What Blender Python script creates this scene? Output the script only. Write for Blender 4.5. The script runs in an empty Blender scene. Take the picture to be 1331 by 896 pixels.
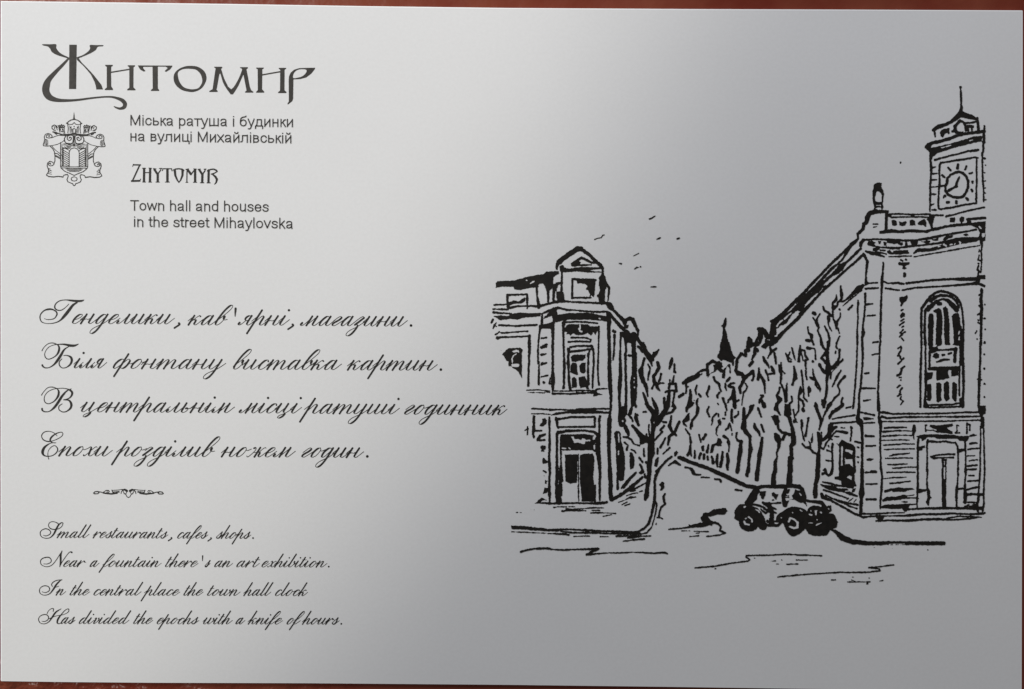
import bpy, math, random
import numpy as np
from mathutils import Vector

# ------------------------------------------------------------------ camera, light, exposure
C = bpy.context.scene.collection
SC = bpy.context.scene
PX = 0.1114e-3                       # metres of card per unit of the traced layout
CARD_T = 0.00042                     # card thickness
def at(x, y, z=0.0):                 # layout units -> metres on the table
    return ((x - 665.5) * PX, (448.0 - y) * PX, z)

cam_d = bpy.data.cameras.new('camera')
cam = bpy.data.objects.new('camera', cam_d); C.objects.link(cam)
CAM_H = 0.26
cam.location = (0, 0, CAM_H + CARD_T)
cam_d.sensor_width = 36.0
cam_d.lens = 36.0 * CAM_H / (1331 * PX)
cam_d.clip_start = 0.01; cam_d.clip_end = 20.0
SC.camera = cam
SC.view_settings.view_transform = 'Standard'
SC.view_settings.look = 'None'
SC.view_settings.exposure = 0.0
SC.view_settings.gamma = 1.0

W = bpy.data.worlds.new('World'); SC.world = W; W.use_nodes = True
W.node_tree.nodes['Background'].inputs[0].default_value = (1.0, 0.976, 0.958, 1)
W.node_tree.nodes['Background'].inputs[1].default_value = 0.136

def lamp(name, kind, loc, target, energy, color=(1, 1, 1), **kw):
    d = bpy.data.lights.new(name, kind); d.energy = energy; d.color = color
    for k, v in kw.items(): setattr(d, k, v)
    o = bpy.data.objects.new(name, d); C.objects.link(o)
    o.location = loc
    o.rotation_euler = (Vector(target) - Vector(loc)).to_track_quat('-Z', 'Y').to_euler()
    return o
# soft window light from above left, then two lamps added to shape the brightness across the card
lamp('window_light', 'AREA', (-0.4018, 0.2188, 0.2186), (0, 0, 0), 0.82, (0.95, 0.995, 1.06), shape='RECTANGLE', size=0.06, size_y=0.06)
lamp('added_fill_light', 'AREA', (0.0561, 0.3035, 0.2001), (0, 0, 0), 0.477, (0.985, 0.99, 1.05), shape='RECTANGLE', size=0.05, size_y=0.05)  # added fill with no window behind it, placed to fit the card's gradient
lamp('added_shadow_edge_spot', 'SPOT', (-0.3314, 0.1954, 0.7021), (-0.3314, 0.1954, 0), 9.4, (1.0, 0.966, 0.885),
     spot_size=2 * math.atan(0.4052 / 0.7021), spot_blend=0.185, shadow_soft_size=0.01)  # added spot; its blended cone rim stands in for a soft shadow edge

# ------------------------------------------------------------------ materials
def mat(name):
    m = bpy.data.materials.new(name); m.use_nodes = True
    nt = m.node_tree; b = nt.nodes['Principled BSDF']
    return m, nt, b
def node(nt, t, **kw):
    n = nt.nodes.new(t)
    for k, v in kw.items():
        if hasattr(n, k): setattr(n, k, v)
        else: n.inputs[k].default_value = v
    return n

PAPER, nt, b = mat('coated_card')
tc = node(nt, 'ShaderNodeTexCoord')
n1 = node(nt, 'ShaderNodeTexNoise'); n1.inputs['Scale'].default_value = 2100; n1.inputs['Detail'].default_value = 3
n2 = node(nt, 'ShaderNodeTexNoise'); n2.inputs['Scale'].default_value = 38; n2.inputs['Detail'].default_value = 2
nt.links.new(tc.outputs['Object'], n1.inputs['Vector']); nt.links.new(tc.outputs['Object'], n2.inputs['Vector'])
mx = node(nt, 'ShaderNodeMix', data_type='RGBA'); mx.inputs[6].default_value = (0.800, 0.800, 0.796, 1); mx.inputs[7].default_value = (0.838, 0.840, 0.840, 1)
nt.links.new(n2.outputs['Fac'], mx.inputs[0])
mx2 = node(nt, 'ShaderNodeMix', data_type='RGBA', blend_type='MULTIPLY'); mx2.inputs[0].default_value = 0.07
nt.links.new(mx.outputs[2], mx2.inputs[6]); nt.links.new(n1.outputs['Fac'], mx2.inputs[7])
n3 = node(nt, 'ShaderNodeTexVoronoi'); n3.inputs['Scale'].default_value = 62; nt.links.new(tc.outputs['Object'], n3.inputs['Vector'])
sp = node(nt, 'ShaderNodeMapRange'); sp.inputs[1].default_value = 0.022; sp.inputs[2].default_value = 0.032; sp.inputs[3].default_value = 0.16; sp.inputs[4].default_value = 0.0
nt.links.new(n3.outputs['Distance'], sp.inputs[0])
sg = node(nt, 'ShaderNodeMath', operation='GREATER_THAN'); sg.inputs[1].default_value = 0.72; nt.links.new(n3.outputs['Color'], sg.inputs[0])
sm_ = node(nt, 'ShaderNodeMath', operation='MULTIPLY'); nt.links.new(sp.outputs[0], sm_.inputs[0]); nt.links.new(sg.outputs[0], sm_.inputs[1])
mx3 = node(nt, 'ShaderNodeMix', data_type='RGBA'); mx3.inputs[7].default_value = (0.22, 0.21, 0.20, 1)
nt.links.new(sm_.outputs[0], mx3.inputs[0]); nt.links.new(mx2.outputs[2], mx3.inputs[6]); nt.links.new(mx3.outputs[2], b.inputs['Base Color'])
b.inputs['Roughness'].default_value = 0.85
b.inputs['Specular IOR Level'].default_value = 0.12
bp = node(nt, 'ShaderNodeBump'); bp.inputs['Strength'].default_value = 0.16; bp.inputs['Distance'].default_value = 0.00004
nt.links.new(n1.outputs['Fac'], bp.inputs['Height']); nt.links.new(bp.outputs['Normal'], b.inputs['Normal'])

EDGE, nt, b = mat('brightened_cut_edge')  # cut edge; its bright outline is painted in as near-white colour
nz = node(nt, 'ShaderNodeTexNoise'); nz.inputs['Scale'].default_value = 900
tc = node(nt, 'ShaderNodeTexCoord'); nt.links.new(tc.outputs['Object'], nz.inputs['Vector'])
mx = node(nt, 'ShaderNodeMix', data_type='RGBA'); mx.inputs[6].default_value = (0.93, 0.93, 0.93, 1); mx.inputs[7].default_value = (0.97, 0.97, 0.97, 1)
nt.links.new(nz.outputs['Fac'], mx.inputs[0]); nt.links.new(mx.outputs[2], b.inputs['Base Color'])
b.inputs['Roughness'].default_value = 0.8

def ink(name, dark, light):
    m, nt, b = mat(name)
    tc = node(nt, 'ShaderNodeTexCoord')
    n = node(nt, 'ShaderNodeTexNoise'); n.inputs['Scale'].default_value = 1500; n.inputs['Detail'].default_value = 4
    nt.links.new(tc.outputs['Object'], n.inputs['Vector'])
    r = node(nt, 'ShaderNodeValToRGB')
    r.color_ramp.elements[0].position = 0.3; r.color_ramp.elements[0].color = (*dark, 1)
    r.color_ramp.elements[1].position = 0.75; r.color_ramp.elements[1].color = (*light, 1)
    nt.links.new(n.outputs['Fac'], r.inputs['Fac']); nt.links.new(r.outputs['Color'], b.inputs['Base Color'])
    b.inputs['Roughness'].default_value = 0.5; b.inputs['Specular IOR Level'].default_value = 0.3
    return m
INK = ink('black_drawing_ink', (0.007, 0.006, 0.005), (0.017, 0.014, 0.011))
INK_T = ink('dark_grey_title_ink', (0.022, 0.020, 0.018), (0.048, 0.043, 0.038))
INK_S = ink('charcoal_text_ink', (0.008, 0.0075, 0.007), (0.022, 0.020, 0.018))

TABLE, nt, b = mat('red_brown_lacquered_leatherette')
tc = node(nt, 'ShaderNodeTexCoord')
na = node(nt, 'ShaderNodeTexNoise'); na.inputs['Scale'].default_value = 70; na.inputs['Detail'].default_value = 3; na.inputs['Roughness'].default_value = 0.6
nb = node(nt, 'ShaderNodeTexNoise'); nb.inputs['Scale'].default_value = 300; nb.inputs['Detail'].default_value = 3
nt.links.new(tc.outputs['Object'], na.inputs['Vector']); nt.links.new(tc.outputs['Object'], nb.inputs['Vector'])
r = node(nt, 'ShaderNodeValToRGB')
r.color_ramp.elements[0].position = 0.32; r.color_ramp.elements[0].color = (0.165, 0.024, 0.012, 1)
r.color_ramp.elements[1].position = 0.72; r.color_ramp.elements[1].color = (0.230, 0.058, 0.030, 1)
nt.links.new(na.outputs['Fac'], r.inputs['Fac']); nt.links.new(r.outputs['Color'], b.inputs['Base Color'])
b.inputs['Roughness'].default_value = 0.32
b.inputs['Specular IOR Level'].default_value = 0.28
ad = node(nt, 'ShaderNodeMath', operation='ADD')
mm = node(nt, 'ShaderNodeMath', operation='MULTIPLY'); mm.inputs[1].default_value = 0.35
nt.links.new(nb.outputs['Fac'], mm.inputs[0]); nt.links.new(na.outputs['Fac'], ad.inputs[0]); nt.links.new(mm.outputs[0], ad.inputs[1])
# the surface is puckered towards one corner and nearly flat elsewhere
sx_ = node(nt, 'ShaderNodeSeparateXYZ'); nt.links.new(tc.outputs['Object'], sx_.inputs[0])
s1 = node(nt, 'ShaderNodeMath', operation='ADD'); nt.links.new(sx_.outputs[0], s1.inputs[0]); nt.links.new(sx_.outputs[1], s1.inputs[1])
mr = node(nt, 'ShaderNodeMapRange'); mr.inputs[1].default_value = -0.06; mr.inputs[2].default_value = -0.115; mr.inputs[3].default_value = 0.12; mr.inputs[4].default_value = 1.0
nt.links.new(s1.outputs[0], mr.inputs[0])
bp = node(nt, 'ShaderNodeBump'); bp.inputs['Distance'].default_value = 0.004
nt.links.new(mr.outputs[0], bp.inputs['Strength'])
nt.links.new(ad.outputs[0], bp.inputs['Height']); nt.links.new(bp.outputs['Normal'], b.inputs['Normal'])

# ------------------------------------------------------------------ setting: the table top
def mesh_obj(name, verts, faces, mats, parent=None, fm=None):
    me = bpy.data.meshes.new(name)
    me.from_pydata(verts, [], faces)
    for m in mats: me.materials.append(m)
    if fm is not None: me.polygons.foreach_set('material_index', fm)
    me.update()
    o = bpy.data.objects.new(name, me); C.objects.link(o)
    if parent: o.parent = parent
    return o
tw, th_, tt = 0.62, 0.42, 0.03
tv = []
for z, k in ((-tt, 0.0), (-0.004, 0.0), (0.0, 0.004)):
    tv += [(-tw + k, -th_ + k, z), (tw - k, -th_ + k, z), (tw - k, th_ - k, z), (-tw + k, th_ - k, z)]
tf = [(3, 2, 1, 0), (8, 9, 10, 11)]
for l in (0, 4):
    for i in range(4): tf.append((l + i, l + (i + 1) % 4, l + 4 + (i + 1) % 4, l + 4 + i))
top = mesh_obj('tabletop', tv, tf, [TABLE]); top['kind'] = 'structure'

# ------------------------------------------------------------------ the card itself
card = bpy.data.objects.new('postcard', None); C.objects.link(card)
card['label'] = 'white printed postcard with ink street drawing and lettering lying on a red-brown surface'
card['category'] = 'postcard'
card.empty_display_size = 0.05
EDGE_PTS = [(1.6, 1.4), (150, 3.3), (300, 5.3), (480, 8.2), (660, 10.5), (900, 11.9), (1100, 12.6), (1328.6, 13.7),        # top, left to right
            (1329.4, 14.4), (1329.2, 300), (1328.6, 600), (1328.0, 899.0),                                                    # right edge going down
            (1327.3, 899.8), (1070, 896.0), (860, 892.9), (660, 890.4), (400, 888.3), (200, 887.7), (90, 886.8), (1.6, 885.6),  # bottom, right to left
            (0.9, 884.8), (0.6, 600), (0.6, 300), (0.9, 2.2)]
NRM = [(0, 1)] * 7 + [(-.7, 1)] + [(-1, .7)] + [(-1, 0)] * 2 + [(-1, -.7)] + [(-.7, -1)] + [(0, -1)] * 6 + [(.7, -1)] + [(1, -.7)] + [(1, 0)] * 2 + [(1, .7)]
NRM[0] = (.7, 1)
def ring(inset, z):
    return [at(x + nx * inset, y + ny * inset, z) for (x, y), (nx, ny) in zip(EDGE_PTS, NRM)]
z0 = 0.00006
cv = ring(0.5, z0) + ring(0.0, z0 + 0.0001) + ring(0.0, CARD_T - 0.00002) + ring(1.25, CARD_T)
n = len(EDGE_PTS)
cf = [tuple(range(n))] + [tuple(reversed(range(3 * n, 4 * n)))]; fm = [1, 0]
for l in range(3):
    for i in range(n):
        cf.append((l * n + i, l * n + n + i, l * n + n + (i + 1) % n, l * n + (i + 1) % n)); fm.append(1)
mesh_obj('card_sheet', cv, cf, [PAPER, EDGE], card, fm)

# ------------------------------------------------------------------ printed marks: ink shapes -> one flat mesh per part
def smooth(P, closed=False, n=7):
    P = np.asarray(P, float)
    if len(P) < 3: return P
    if closed: Q = np.vstack([P[-1], P, P[0], P[1]])
    else: Q = np.vstack([2 * P[0] - P[1], P, 2 * P[-1] - P[-2]])
    out = []
    t = np.linspace(0, 1, n, endpoint=False)[:, None]
    for i in range(len(Q) - 3):
        a, b_, c, d = Q[i:i + 4]
        out.append(0.5 * ((2 * b_) + (-a + c) * t + (2 * a - 5 * b_ + 4 * c - d) * t ** 2 + (-a + 3 * b_ - 3 * c + d) * t ** 3))
    out = np.vstack(out)
    if not closed: out = np.vstack([out, P[-1]])
    return out

class Ink:
    def __init__(s): s.ops = []
    def stroke(s, P, W, sign=1): s.ops.append(('s', np.asarray(P, float), np.asarray(W, float), sign))
    def poly(s, P, sign=1): s.ops.append(('p', np.asarray(P, float), None, sign))
    def bounds(s):
        lo = np.array([1e9, 1e9]); hi = -lo
        for k, P, Wd, sg in s.ops:
            if sg < 0: continue
            m = 0 if Wd is None else Wd.max() / 2
            lo = np.minimum(lo, P.min(0) - m); hi = np.maximum(hi, P.max(0) + m)
        return lo, hi
    def build(s, name, material, parent, R=4, noise=0.0, blur=0, seed=1, dz=0.0, grow=0.0):
        lo, hi = s.bounds(); lo = np.floor(lo - 2); hi = np.ceil(hi + 2)
        nx = int((hi[0] - lo[0]) * R) + 1; ny = int((hi[1] - lo[1]) * R) + 1
        F = np.full((ny, nx), -2.0, np.float32)
        gx = lo[0] + np.arange(nx) / R; gy = lo[1] + np.arange(ny) / R
        def win(a, b_, m):
            i0 = max(0, int((a[0] - m - lo[0]) * R)); i1 = min(nx, int((b_[0] + m - lo[0]) * R) + 2)
            j0 = max(0, int((a[1] - m - lo[1]) * R)); j1 = min(ny, int((b_[1] + m - lo[1]) * R) + 2)
            return i0, i1, j0, j1
        for k, P, Wd, sg in s.ops:
            if k == 's':
                if len(P) == 1: P = np.vstack([P, P + [[0.01, 0]]]); Wd = np.array([Wd[0], Wd[0]])
                for q in range(len(P) - 1):
                    a, b_ = P[q], P[q + 1]; m = max(Wd[q], Wd[q + 1]) / 2 + 1.0
                    i0, i1, j0, j1 = win(np.minimum(a, b_), np.maximum(a, b_), m)
                    if i1 <= i0 or j1 <= j0: continue
                    X = gx[i0:i1][None, :]; Y = gy[j0:j1][:, None]
                    d = b_ - a; L = d @ d + 1e-12
                    t = np.clip(((X - a[0]) * d[0] + (Y - a[1]) * d[1]) / L, 0, 1)
                    sd = (Wd[q] + t * (Wd[q + 1] - Wd[q])) / 2 - np.hypot(X - a[0] - t * d[0], Y - a[1] - t * d[1])
                    v = F[j0:j1, i0:i1]
                    F[j0:j1, i0:i1] = np.maximum(v, sd) if sg > 0 else np.minimum(v, -sd - (0.26 if grow else 0.0))
            else:
                i0, i1, j0, j1 = win(P.min(0), P.max(0), 1.5)
                if i1 <= i0 or j1 <= j0: continue
                X = np.broadcast_to(gx[i0:i1][None, :], (j1 - j0, i1 - i0)); Y = np.broadcast_to(gy[j0:j1][:, None], X.shape)
                ins = np.zeros(X.shape, bool); D = np.full(X.shape, 1e9)
                for q in range(len(P)):
                    a, b_ = P[q], P[(q + 1) % len(P)]
                    d = b_ - a; L = d @ d + 1e-12
                    t = np.clip(((X - a[0]) * d[0] + (Y - a[1]) * d[1]) / L, 0, 1)
                    D = np.minimum(D, np.hypot(X - a[0] - t * d[0], Y - a[1] - t * d[1]))
                    if a[1] != b_[1]:
                        c = ((a[1] > Y) != (b_[1] > Y)) & (X < d[0] * (Y - a[1]) / (d[1]) + a[0])
                        ins ^= c
                sd = np.where(ins, D, -D)
                v = F[j0:j1, i0:i1]
                F[j0:j1, i0:i1] = np.maximum(v, sd) if sg > 0 else np.minimum(v, -sd - (0.26 if grow else 0.0))
        F = np.clip(F, -1.2, 1.2)
        for _ in range(blur):
            G = np.pad(F, 1, mode='edge')
            F = (G[1:-1, 1:-1] * 2 + G[:-2, 1:-1] + G[2:, 1:-1] + G[1:-1, :-2] + G[1:-1, 2:]) / 6
        if noise:
            rg = np.random.default_rng(seed)
            for cell, amp in ((1.5, 0.7), (3.4, 0.5)):
                w_, h_ = int((hi[0] - lo[0]) / cell) + 3, int((hi[1] - lo[1]) / cell) + 3
                N = rg.uniform(-1, 1, (h_, w_))
                u = np.arange(nx) / R / cell; v = np.arange(ny) / R / cell
                iu = u.astype(int); iv = v.astype(int); fu = (u - iu)[None, :]; fv = (v - iv)[:, None]
                fu = fu * fu * (3 - 2 * fu); fv = fv * fv * (3 - 2 * fv)
                A = N[np.ix_(iv, iu)]; B = N[np.ix_(iv, iu + 1)]; Cc = N[np.ix_(iv + 1, iu)]; Dd = N[np.ix_(iv + 1, iu + 1)]
                F = F + noise * amp * ((A * (1 - fu) + B * fu) * (1 - fv) + (Cc * (1 - fu) + Dd * fu) * fv)
        F = F + grow
        F[0, :] = F[-1, :] = -1; F[:, 0] = F[:, -1] = -1
        F = np.where(np.abs(F) < 1e-4, 1e-4, F)
        return s.contour(F, lo, R, name, material, parent, dz)
    def contour(s, F, lo, R, name, material, parent, dz):
        I = F > 0
        code = I[:-1, :-1] * 1 + I[:-1, 1:] * 2 + I[1:, 1:] * 4 + I[1:, :-1] * 8
        verts = []; faces = []; idx = {}
        z = CARD_T + 0.000012 + dz
        def V(x, y):
            key = (round(x * 1024), round(y * 1024))
            i = idx.get(key)
            if i is None:
                i = len(verts); idx[key] = i
                verts.append(at(lo[0] + x / R, lo[1] + y / R, z))
            return i
        full = code == 15
        for j in np.nonzero(full.any(1))[0]:
            row = np.concatenate([[0], full[j].astype(np.int8), [0]]); df = np.diff(row)
            for a, b_ in zip(np.nonzero(df == 1)[0], np.nonzero(df == -1)[0]):
                faces.append((V(a, j + 1), V(b_, j + 1), V(b_, j), V(a, j)))
        js, is_ = np.nonzero((code > 0) & (code < 15))
        for j, i in zip(js.tolist(), is_.tolist()):
            c = ((i, j, F[j, i]), (i + 1, j, F[j, i + 1]), (i + 1, j + 1, F[j + 1, i + 1]), (i, j + 1, F[j + 1, i]))
            poly = []
            for q in range(4):
                x0, y0, f0 = c[q]; x1, y1, f1 = c[(q + 1) % 4]
                if f0 > 0: poly.append(V(x0, y0))
                if (f0 > 0) != (f1 > 0):
                    t = float(f0 / (f0 - f1)); poly.append(V(x0 + t * (x1 - x0), y0 + t * (y1 - y0)))
            poly = list(dict.fromkeys(poly))
            if len(poly) >= 3: faces.append(tuple(reversed(poly)))
        return mesh_obj(name, verts, faces, [material], parent)

PARTS = {}
def D(ox, oy, S, text):
    cur = None
    for line in text.replace(';', '\n').split('\n'):
        line = line.strip()
        if not line: continue
        if line[0] == '@':
            cur = PARTS.setdefault(line[1:], Ink()); continue
        op = line[0]; v = np.array([float(q) for q in line[1:].replace(',', ' ').split()])
        org = np.array([ox, oy])
        if op in 'se':
            w = v[0] / S; P = v[1:].reshape(-1, 2) / S + org
            cur.stroke(P, np.full(len(P), w), 1 if op == 's' else -1)
        elif op in 'vc':
            A = v.reshape(-1, 3).copy(); A[:, :2] = A[:, :2] / S + org; A[:, 2] /= S
            if op == 'c': A = smooth(A)
            cur.stroke(A[:, :2], A[:, 2])
        elif op in 'pEkK':
            P = v.reshape(-1, 2) / S + org
            if op in 'kK': P = smooth(P, True)
            cur.poly(P, 1 if op in 'pk' else -1)
# ------------------------------------------------------------------ the ink drawing, traced block by block
S0 = 10.185
D(1160, 105, S0, '''
@clock_tower
s 34 898 84 899 92; v 900 100 20 905 160 28 908 250 34 908 300 28 912 360 36 905 410 50
v 545 650 45 600 612 55 690 585 45 760 555 42 830 500 55 880 460 70 905 440 90 960 460 70 1040 480 65 1110 510 40
s 40 1120 500 1130 560 1140 660
s 28 890 525 950 560 990 560 1050 555 1120 535
s 28 545 650 560 690 565 740
p 625,690 650,655 700,635 755,625 755,700 740,710 720,690 690,700 685,735 660,755 635,735
v 880 545 35 830 600 50 825 650 50 850 690 40 890 690 30 935 680 22
s 32 790 670 820 668
s 35 945 565 965 600 970 660
s 40 990 605 1040 605 1060 610; s 30 1000 600 1000 660; s 28 1050 615 1050 650
v 545 820 45 640 800 45 760 765 42 860 725 40 960 700 40 1060 690 40 1140 680 44 1215 670 44
p 425,896 430,860 460,825 540,800 560,830 520,850 500,896
p 425,890 490,945 495,1030 530,1010 600,960 700,925 830,885 1000,840 1180,800 1195,750 1170,728 1060,745 900,795 760,835 600,870 510,890
e 12 650 888 770 855; e 12 1020 795 1062 782
s 26 1215 600 1215 700 1212 800; s 40 1210 690 1212 810; s 30 1200 810 1200 900
''')
D(1160, 193, S0, '''
@clock_tower
v 560 155 30 640 130 22 740 105 24 880 70 24 1000 35 28 1100 28 40 1135 20 25
s 40 510 40 505 140; v 495 140 26 510 200 34 510 330 32 500 500 30 500 650 30 495 830 22
v 525 255 34 570 245 12; v 525 335 30 590 330 12; v 525 418 28 585 415 12; s 20 520 515 600 505; v 520 608 12 550 608 30 575 605 10
v 520 745 30 555 730 8; v 520 815 20 560 815 30 578 815 12
s 28 1205 0 1190 75; v 1185 60 30 1190 150 24 1190 300 24 1195 420 24 1205 560 24 1208 705 22
s 30 1210 130 1225 135; s 14 1222 220 1232 222; s 14 1205 322 1230 322; s 14 1205 432 1232 430; s 14 1212 525 1230 525; s 18 1210 590 1228 590; s 12 1215 685 1235 680
v 1215 780 22 1100 805 24 1000 825 24 900 850 24 800 880 22 710 900 28
s 16 107 185 105 195
@tower_clock
v 625 480 26 620 350 26 622 230 30 640 190 30 720 180 26 860 155 28 1000 135 28 1090 118 20 1130 125 20
s 26 1115 140 1110 300 1115 450 1108 600 1108 725 960 745 800 780 640 805 610 795 605 700 612 600 620 480
s 34 880 312 930 325 975 370 1000 430 1000 510 970 590 930 640 870 652 800 645 740 610 700 560 700 500 720 460 725 400 770 350 830 320 880 312
s 24 610 500 680 495
v 885 375 22 860 430 28 840 490 34; v 850 500 34 790 530 28 745 555 36
v 735 255 22 770 290 26; v 865 215 36 862 262 44; v 980 235 28 962 280 24; v 1020 335 28 1055 322 24; s 36 1060 440 1060 455; s 36 1048 548 1055 562
s 36 980 660 998 682; s 38 845 705 845 722; s 38 722 715 740 712; v 690 630 38 672 655 18; v 655 355 28 685 380 28
''')
D(1100, 230, S0, '''
@roof_statue
p 358,440 370,400 350,330 345,200 360,160 360,110 390,85 440,75 468,85 465,130 490,180 498,230 490,300 480,360 490,400 470,440
E 420,185 400,205 375,280 385,320 420,330 460,325 465,240 445,205
e 13 400 378 448 377; E 390,420 410,408 450,405 465,430 430,435
@town_hall
v 545 460 40 450 460 50 380 460 60 310 480 60 280 530 70 270 600 55 230 625 50 225 690 40 150 755 40 155 820 24 60 890 40
s 38 530 480 530 560 525 710
s 18 355 625 415 625; s 14 360 665 405 658
s 24 550 495 740 490 860 500 1000 495 1110 495; s 22 590 535 750 530 860 530 1000 530 1080 535
p 545,480 600,490 600,550 545,520; p 840,490 910,490 900,535 850,530; p 1090,490 1180,500 1160,560 1145,620 1150,680 1120,700 1110,640 1085,590 1060,550 1090,540
p 600,580 630,565 670,590 670,635 640,650 605,640; p 695,590 740,600 790,580 805,605 780,640 740,655 705,640; p 840,580 880,565 912,590 910,640 870,650 840,640
p 940,610 990,575 1030,560 1060,600 1060,655 1040,660 1020,640 950,635
v 455 735 40 600 715 50 700 725 38 850 715 44 1000 720 36 1060 725 40 1150 690 30 1250 670 26 1324 655 24
s 24 1170 510 1280 508
''')
D(1160, 275, S0, '''
@town_hall
p 755,90 820,75 835,100 820,145 760,140; p 885,90 915,60 950,80 945,130 910,160 890,130
v 510 250 30 600 230 30 700 200 32 800 185 36 900 175 34 1000 165 40
s 34 985 105 1100 95 1225 85; p 980,100 1050,130 1040,150 1230,130 1230,380 1200,400 1180,440 1165,440 1150,380 1140,350 1150,300 1160,280 1120,220 1040,185 980,170
E 1140,200 1155,195 1180,230 1165,230; E 1185,290 1215,290 1220,330 1195,345 1180,320; e 18 1055 130 1222 112
v 0 385 26 150 385 30 300 380 26 450 360 36 600 330 36 700 310 30 850 285 28 1000 260 24 1110 240 26
p 670,370 690,335 740,310 800,315 790,350 740,355 700,390; p 925,310 975,290 1020,310 980,325
v 0 490 30 150 470 28 300 455 26 450 440 26 600 420 28 720 400 40 850 370 40 950 365 50 1100 365 50 1140 360 40
s 34 180 400 180 450; p 60,420 130,410 140,440 110,460; p 230,390 340,390 330,440 260,450; p 380,400 500,380 500,410 440,420; p 520,370 610,350 605,385 540,390
v 280 550 20 340 510 50 420 510 50 500 510 40 600 480 50 700 450 55 800 425 60 900 400 60 1000 385 60 1100 380 40
e 20 680 440 710 455; e 18 765 440 790 435; e 14 820 435 830 425; e 20 890 405 895 415; e 18 610 462 625 460
p 10,560 40,520 60,545 100,515 200,510 210,550 100,560 0,570; s 18 0 560 215 550
v 0 600 18 150 590 20 250 590 16; v 285 600 16 400 580 18 600 545 18 800 510 20 1000 475 18 1160 450 16
s 26 115 645 135 655; s 30 175 635 180 640; v 95 690 40 150 700 45 210 685 36; s 34 150 710 155 750; s 24 140 750 175 750; s 44 160 830 160 850
v 1185 420 30 1175 520 24 1180 650 22 1170 810 20; s 18 1150 500 1145 530; s 20 1150 580 1130 640 1160 650; s 20 1135 690 1145 690; s 24 1140 720 1120 770 1150 790 1130 830
p 1105,896 1130,815 1150,840 1230,840 1230,896
''')
D(1040, 290, S0, '''
@town_hall
v 740 240 40 640 330 50 560 400 36 440 510 36 350 600 36 260 700 36 160 800 40 70 896 36
v 640 350 36 600 410 40 560 480 24 490 550 26 420 600 40 300 730 36 200 840 36 140 896 40
v 800 340 32 700 440 36 600 530 36 540 580 90 490 640 70 420 690 36 330 770 40 270 800 90 240 850 110 200 890 90
v 840 410 40 760 490 32 640 590 30 560 660 34 440 770 34 360 840 40 300 896 40
s 45 800 300 805 265 840 225; s 26 830 225 1000 215 1324 222
p 885,270 900,245 960,235 1000,260 980,280 1000,300 1060,310 1324,320 1324,350 1200,345 1060,330 1050,350 1000,380 960,370 960,340 1000,320 930,305 890,295
p 1030,235 1070,240 1060,280 1040,280; p 1100,250 1150,260 1140,300 1110,300; p 1150,235 1324,230 1324,260 1280,270 1240,280 1150,260
v 870 375 30 950 400 50 1030 410 40 1060 430 30 1110 445 20; s 22 1000 385 1080 395 1140 410; p 1150,370 1190,355 1210,390 1180,410 1150,395; s 26 1060 360 1120 365; s 26 1190 400 1324 405; s 20 1175 445 1324 445; p 1230,370 1324,360 1324,400 1240,395
v 840 410 40 880 490 36 890 510 40 880 600 32 870 700 30 870 800 32; p 855,830 880,760 910,785 1030,780 1030,800 930,805
v 1100 525 24 1095 600 26 1090 700 30 1085 800 36 1080 896 30; p 1090,750 1160,785 1324,785 1324,805 1160,805 1090,790
s 26 865 870 1030 860; s 26 1130 865 1200 870 1290 890
''')
D(1160, 360, S0, '''
@town_hall
v 0 85 26 70 80 34 150 95 22; v 190 85 36 350 65 26 500 45 30 650 35 30 800 30 36 950 30 50 1140 30 50
v 0 165 22 90 175 20; v 130 175 26 300 145 26 450 135 26 650 125 24 850 110 28 1000 95 36 1100 85 44 1150 95 30
s 36 1145 30 1140 90; s 34 1150 95 1215 120; p 1170,10 1230,0 1230,25 1190,20
p 90,265 150,265 190,235 205,260 190,310 150,340 120,395 100,385 110,340 90,310
s 24 115 445 135 432; p 95,510 130,470 165,480 165,520 110,545; s 20 105 585 150 560; s 20 90 640 155 595; s 20 125 665 145 655
s 22 100 740 140 700; s 22 120 750 165 730; s 22 90 795 140 750; s 24 120 810 145 840
v 1180 160 34 1180 250 40 1170 300 46 1180 400 40 1175 500 46 1175 620 36 1170 896 36
s 24 1150 240 1160 230; s 24 1145 380 1160 400; s 24 1130 500 1160 480; s 18 1130 570 1135 580; s 20 1135 605 1150 620; s 22 1115 715 1098 745; s 20 1118 822 1119 823
s 18 1225 365 1225 370; s 24 1215 550 1225 548; s 18 1225 692 1226 694; s 28 1220 865 1222 875
@arched_window
v 385 896 30 380 650 32 380 550 34 385 420 36 420 370 36 490 270 34 560 215 34 640 185 34 720 205 34 800 235 34 860 280 34 900 350 34 920 420 30 930 520 28 940 640 28 935 896 26
v 430 896 36 425 700 34 430 550 30 435 440 34 480 400 60
v 510 310 60 560 270 45 630 245 40 720 250 36 790 270 34 850 330 34 880 400 30
v 470 430 60 520 380 60 580 320 30 660 295 24 730 310 50 780 360 60 830 410 70 850 440 60
p 580,340 600,325 650,335 660,370 630,385 590,375
p 470,540 490,490 530,480 545,520 545,600 540,750 535,896 470,896
p 540,450 570,430 610,410 640,430 655,480 660,600 660,700 650,800 660,896 570,896 575,700 585,550 580,480 550,465
p 665,410 700,390 730,420 740,480 755,600 755,896 690,896 680,700 685,560 675,480
p 785,520 810,490 860,470 890,500 910,600 920,680 930,896 860,896 810,880 805,700 790,580
e 14 885 720 875 760; e 12 885 790 880 830; e 16 878 460 900 540 912 640
''')
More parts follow.
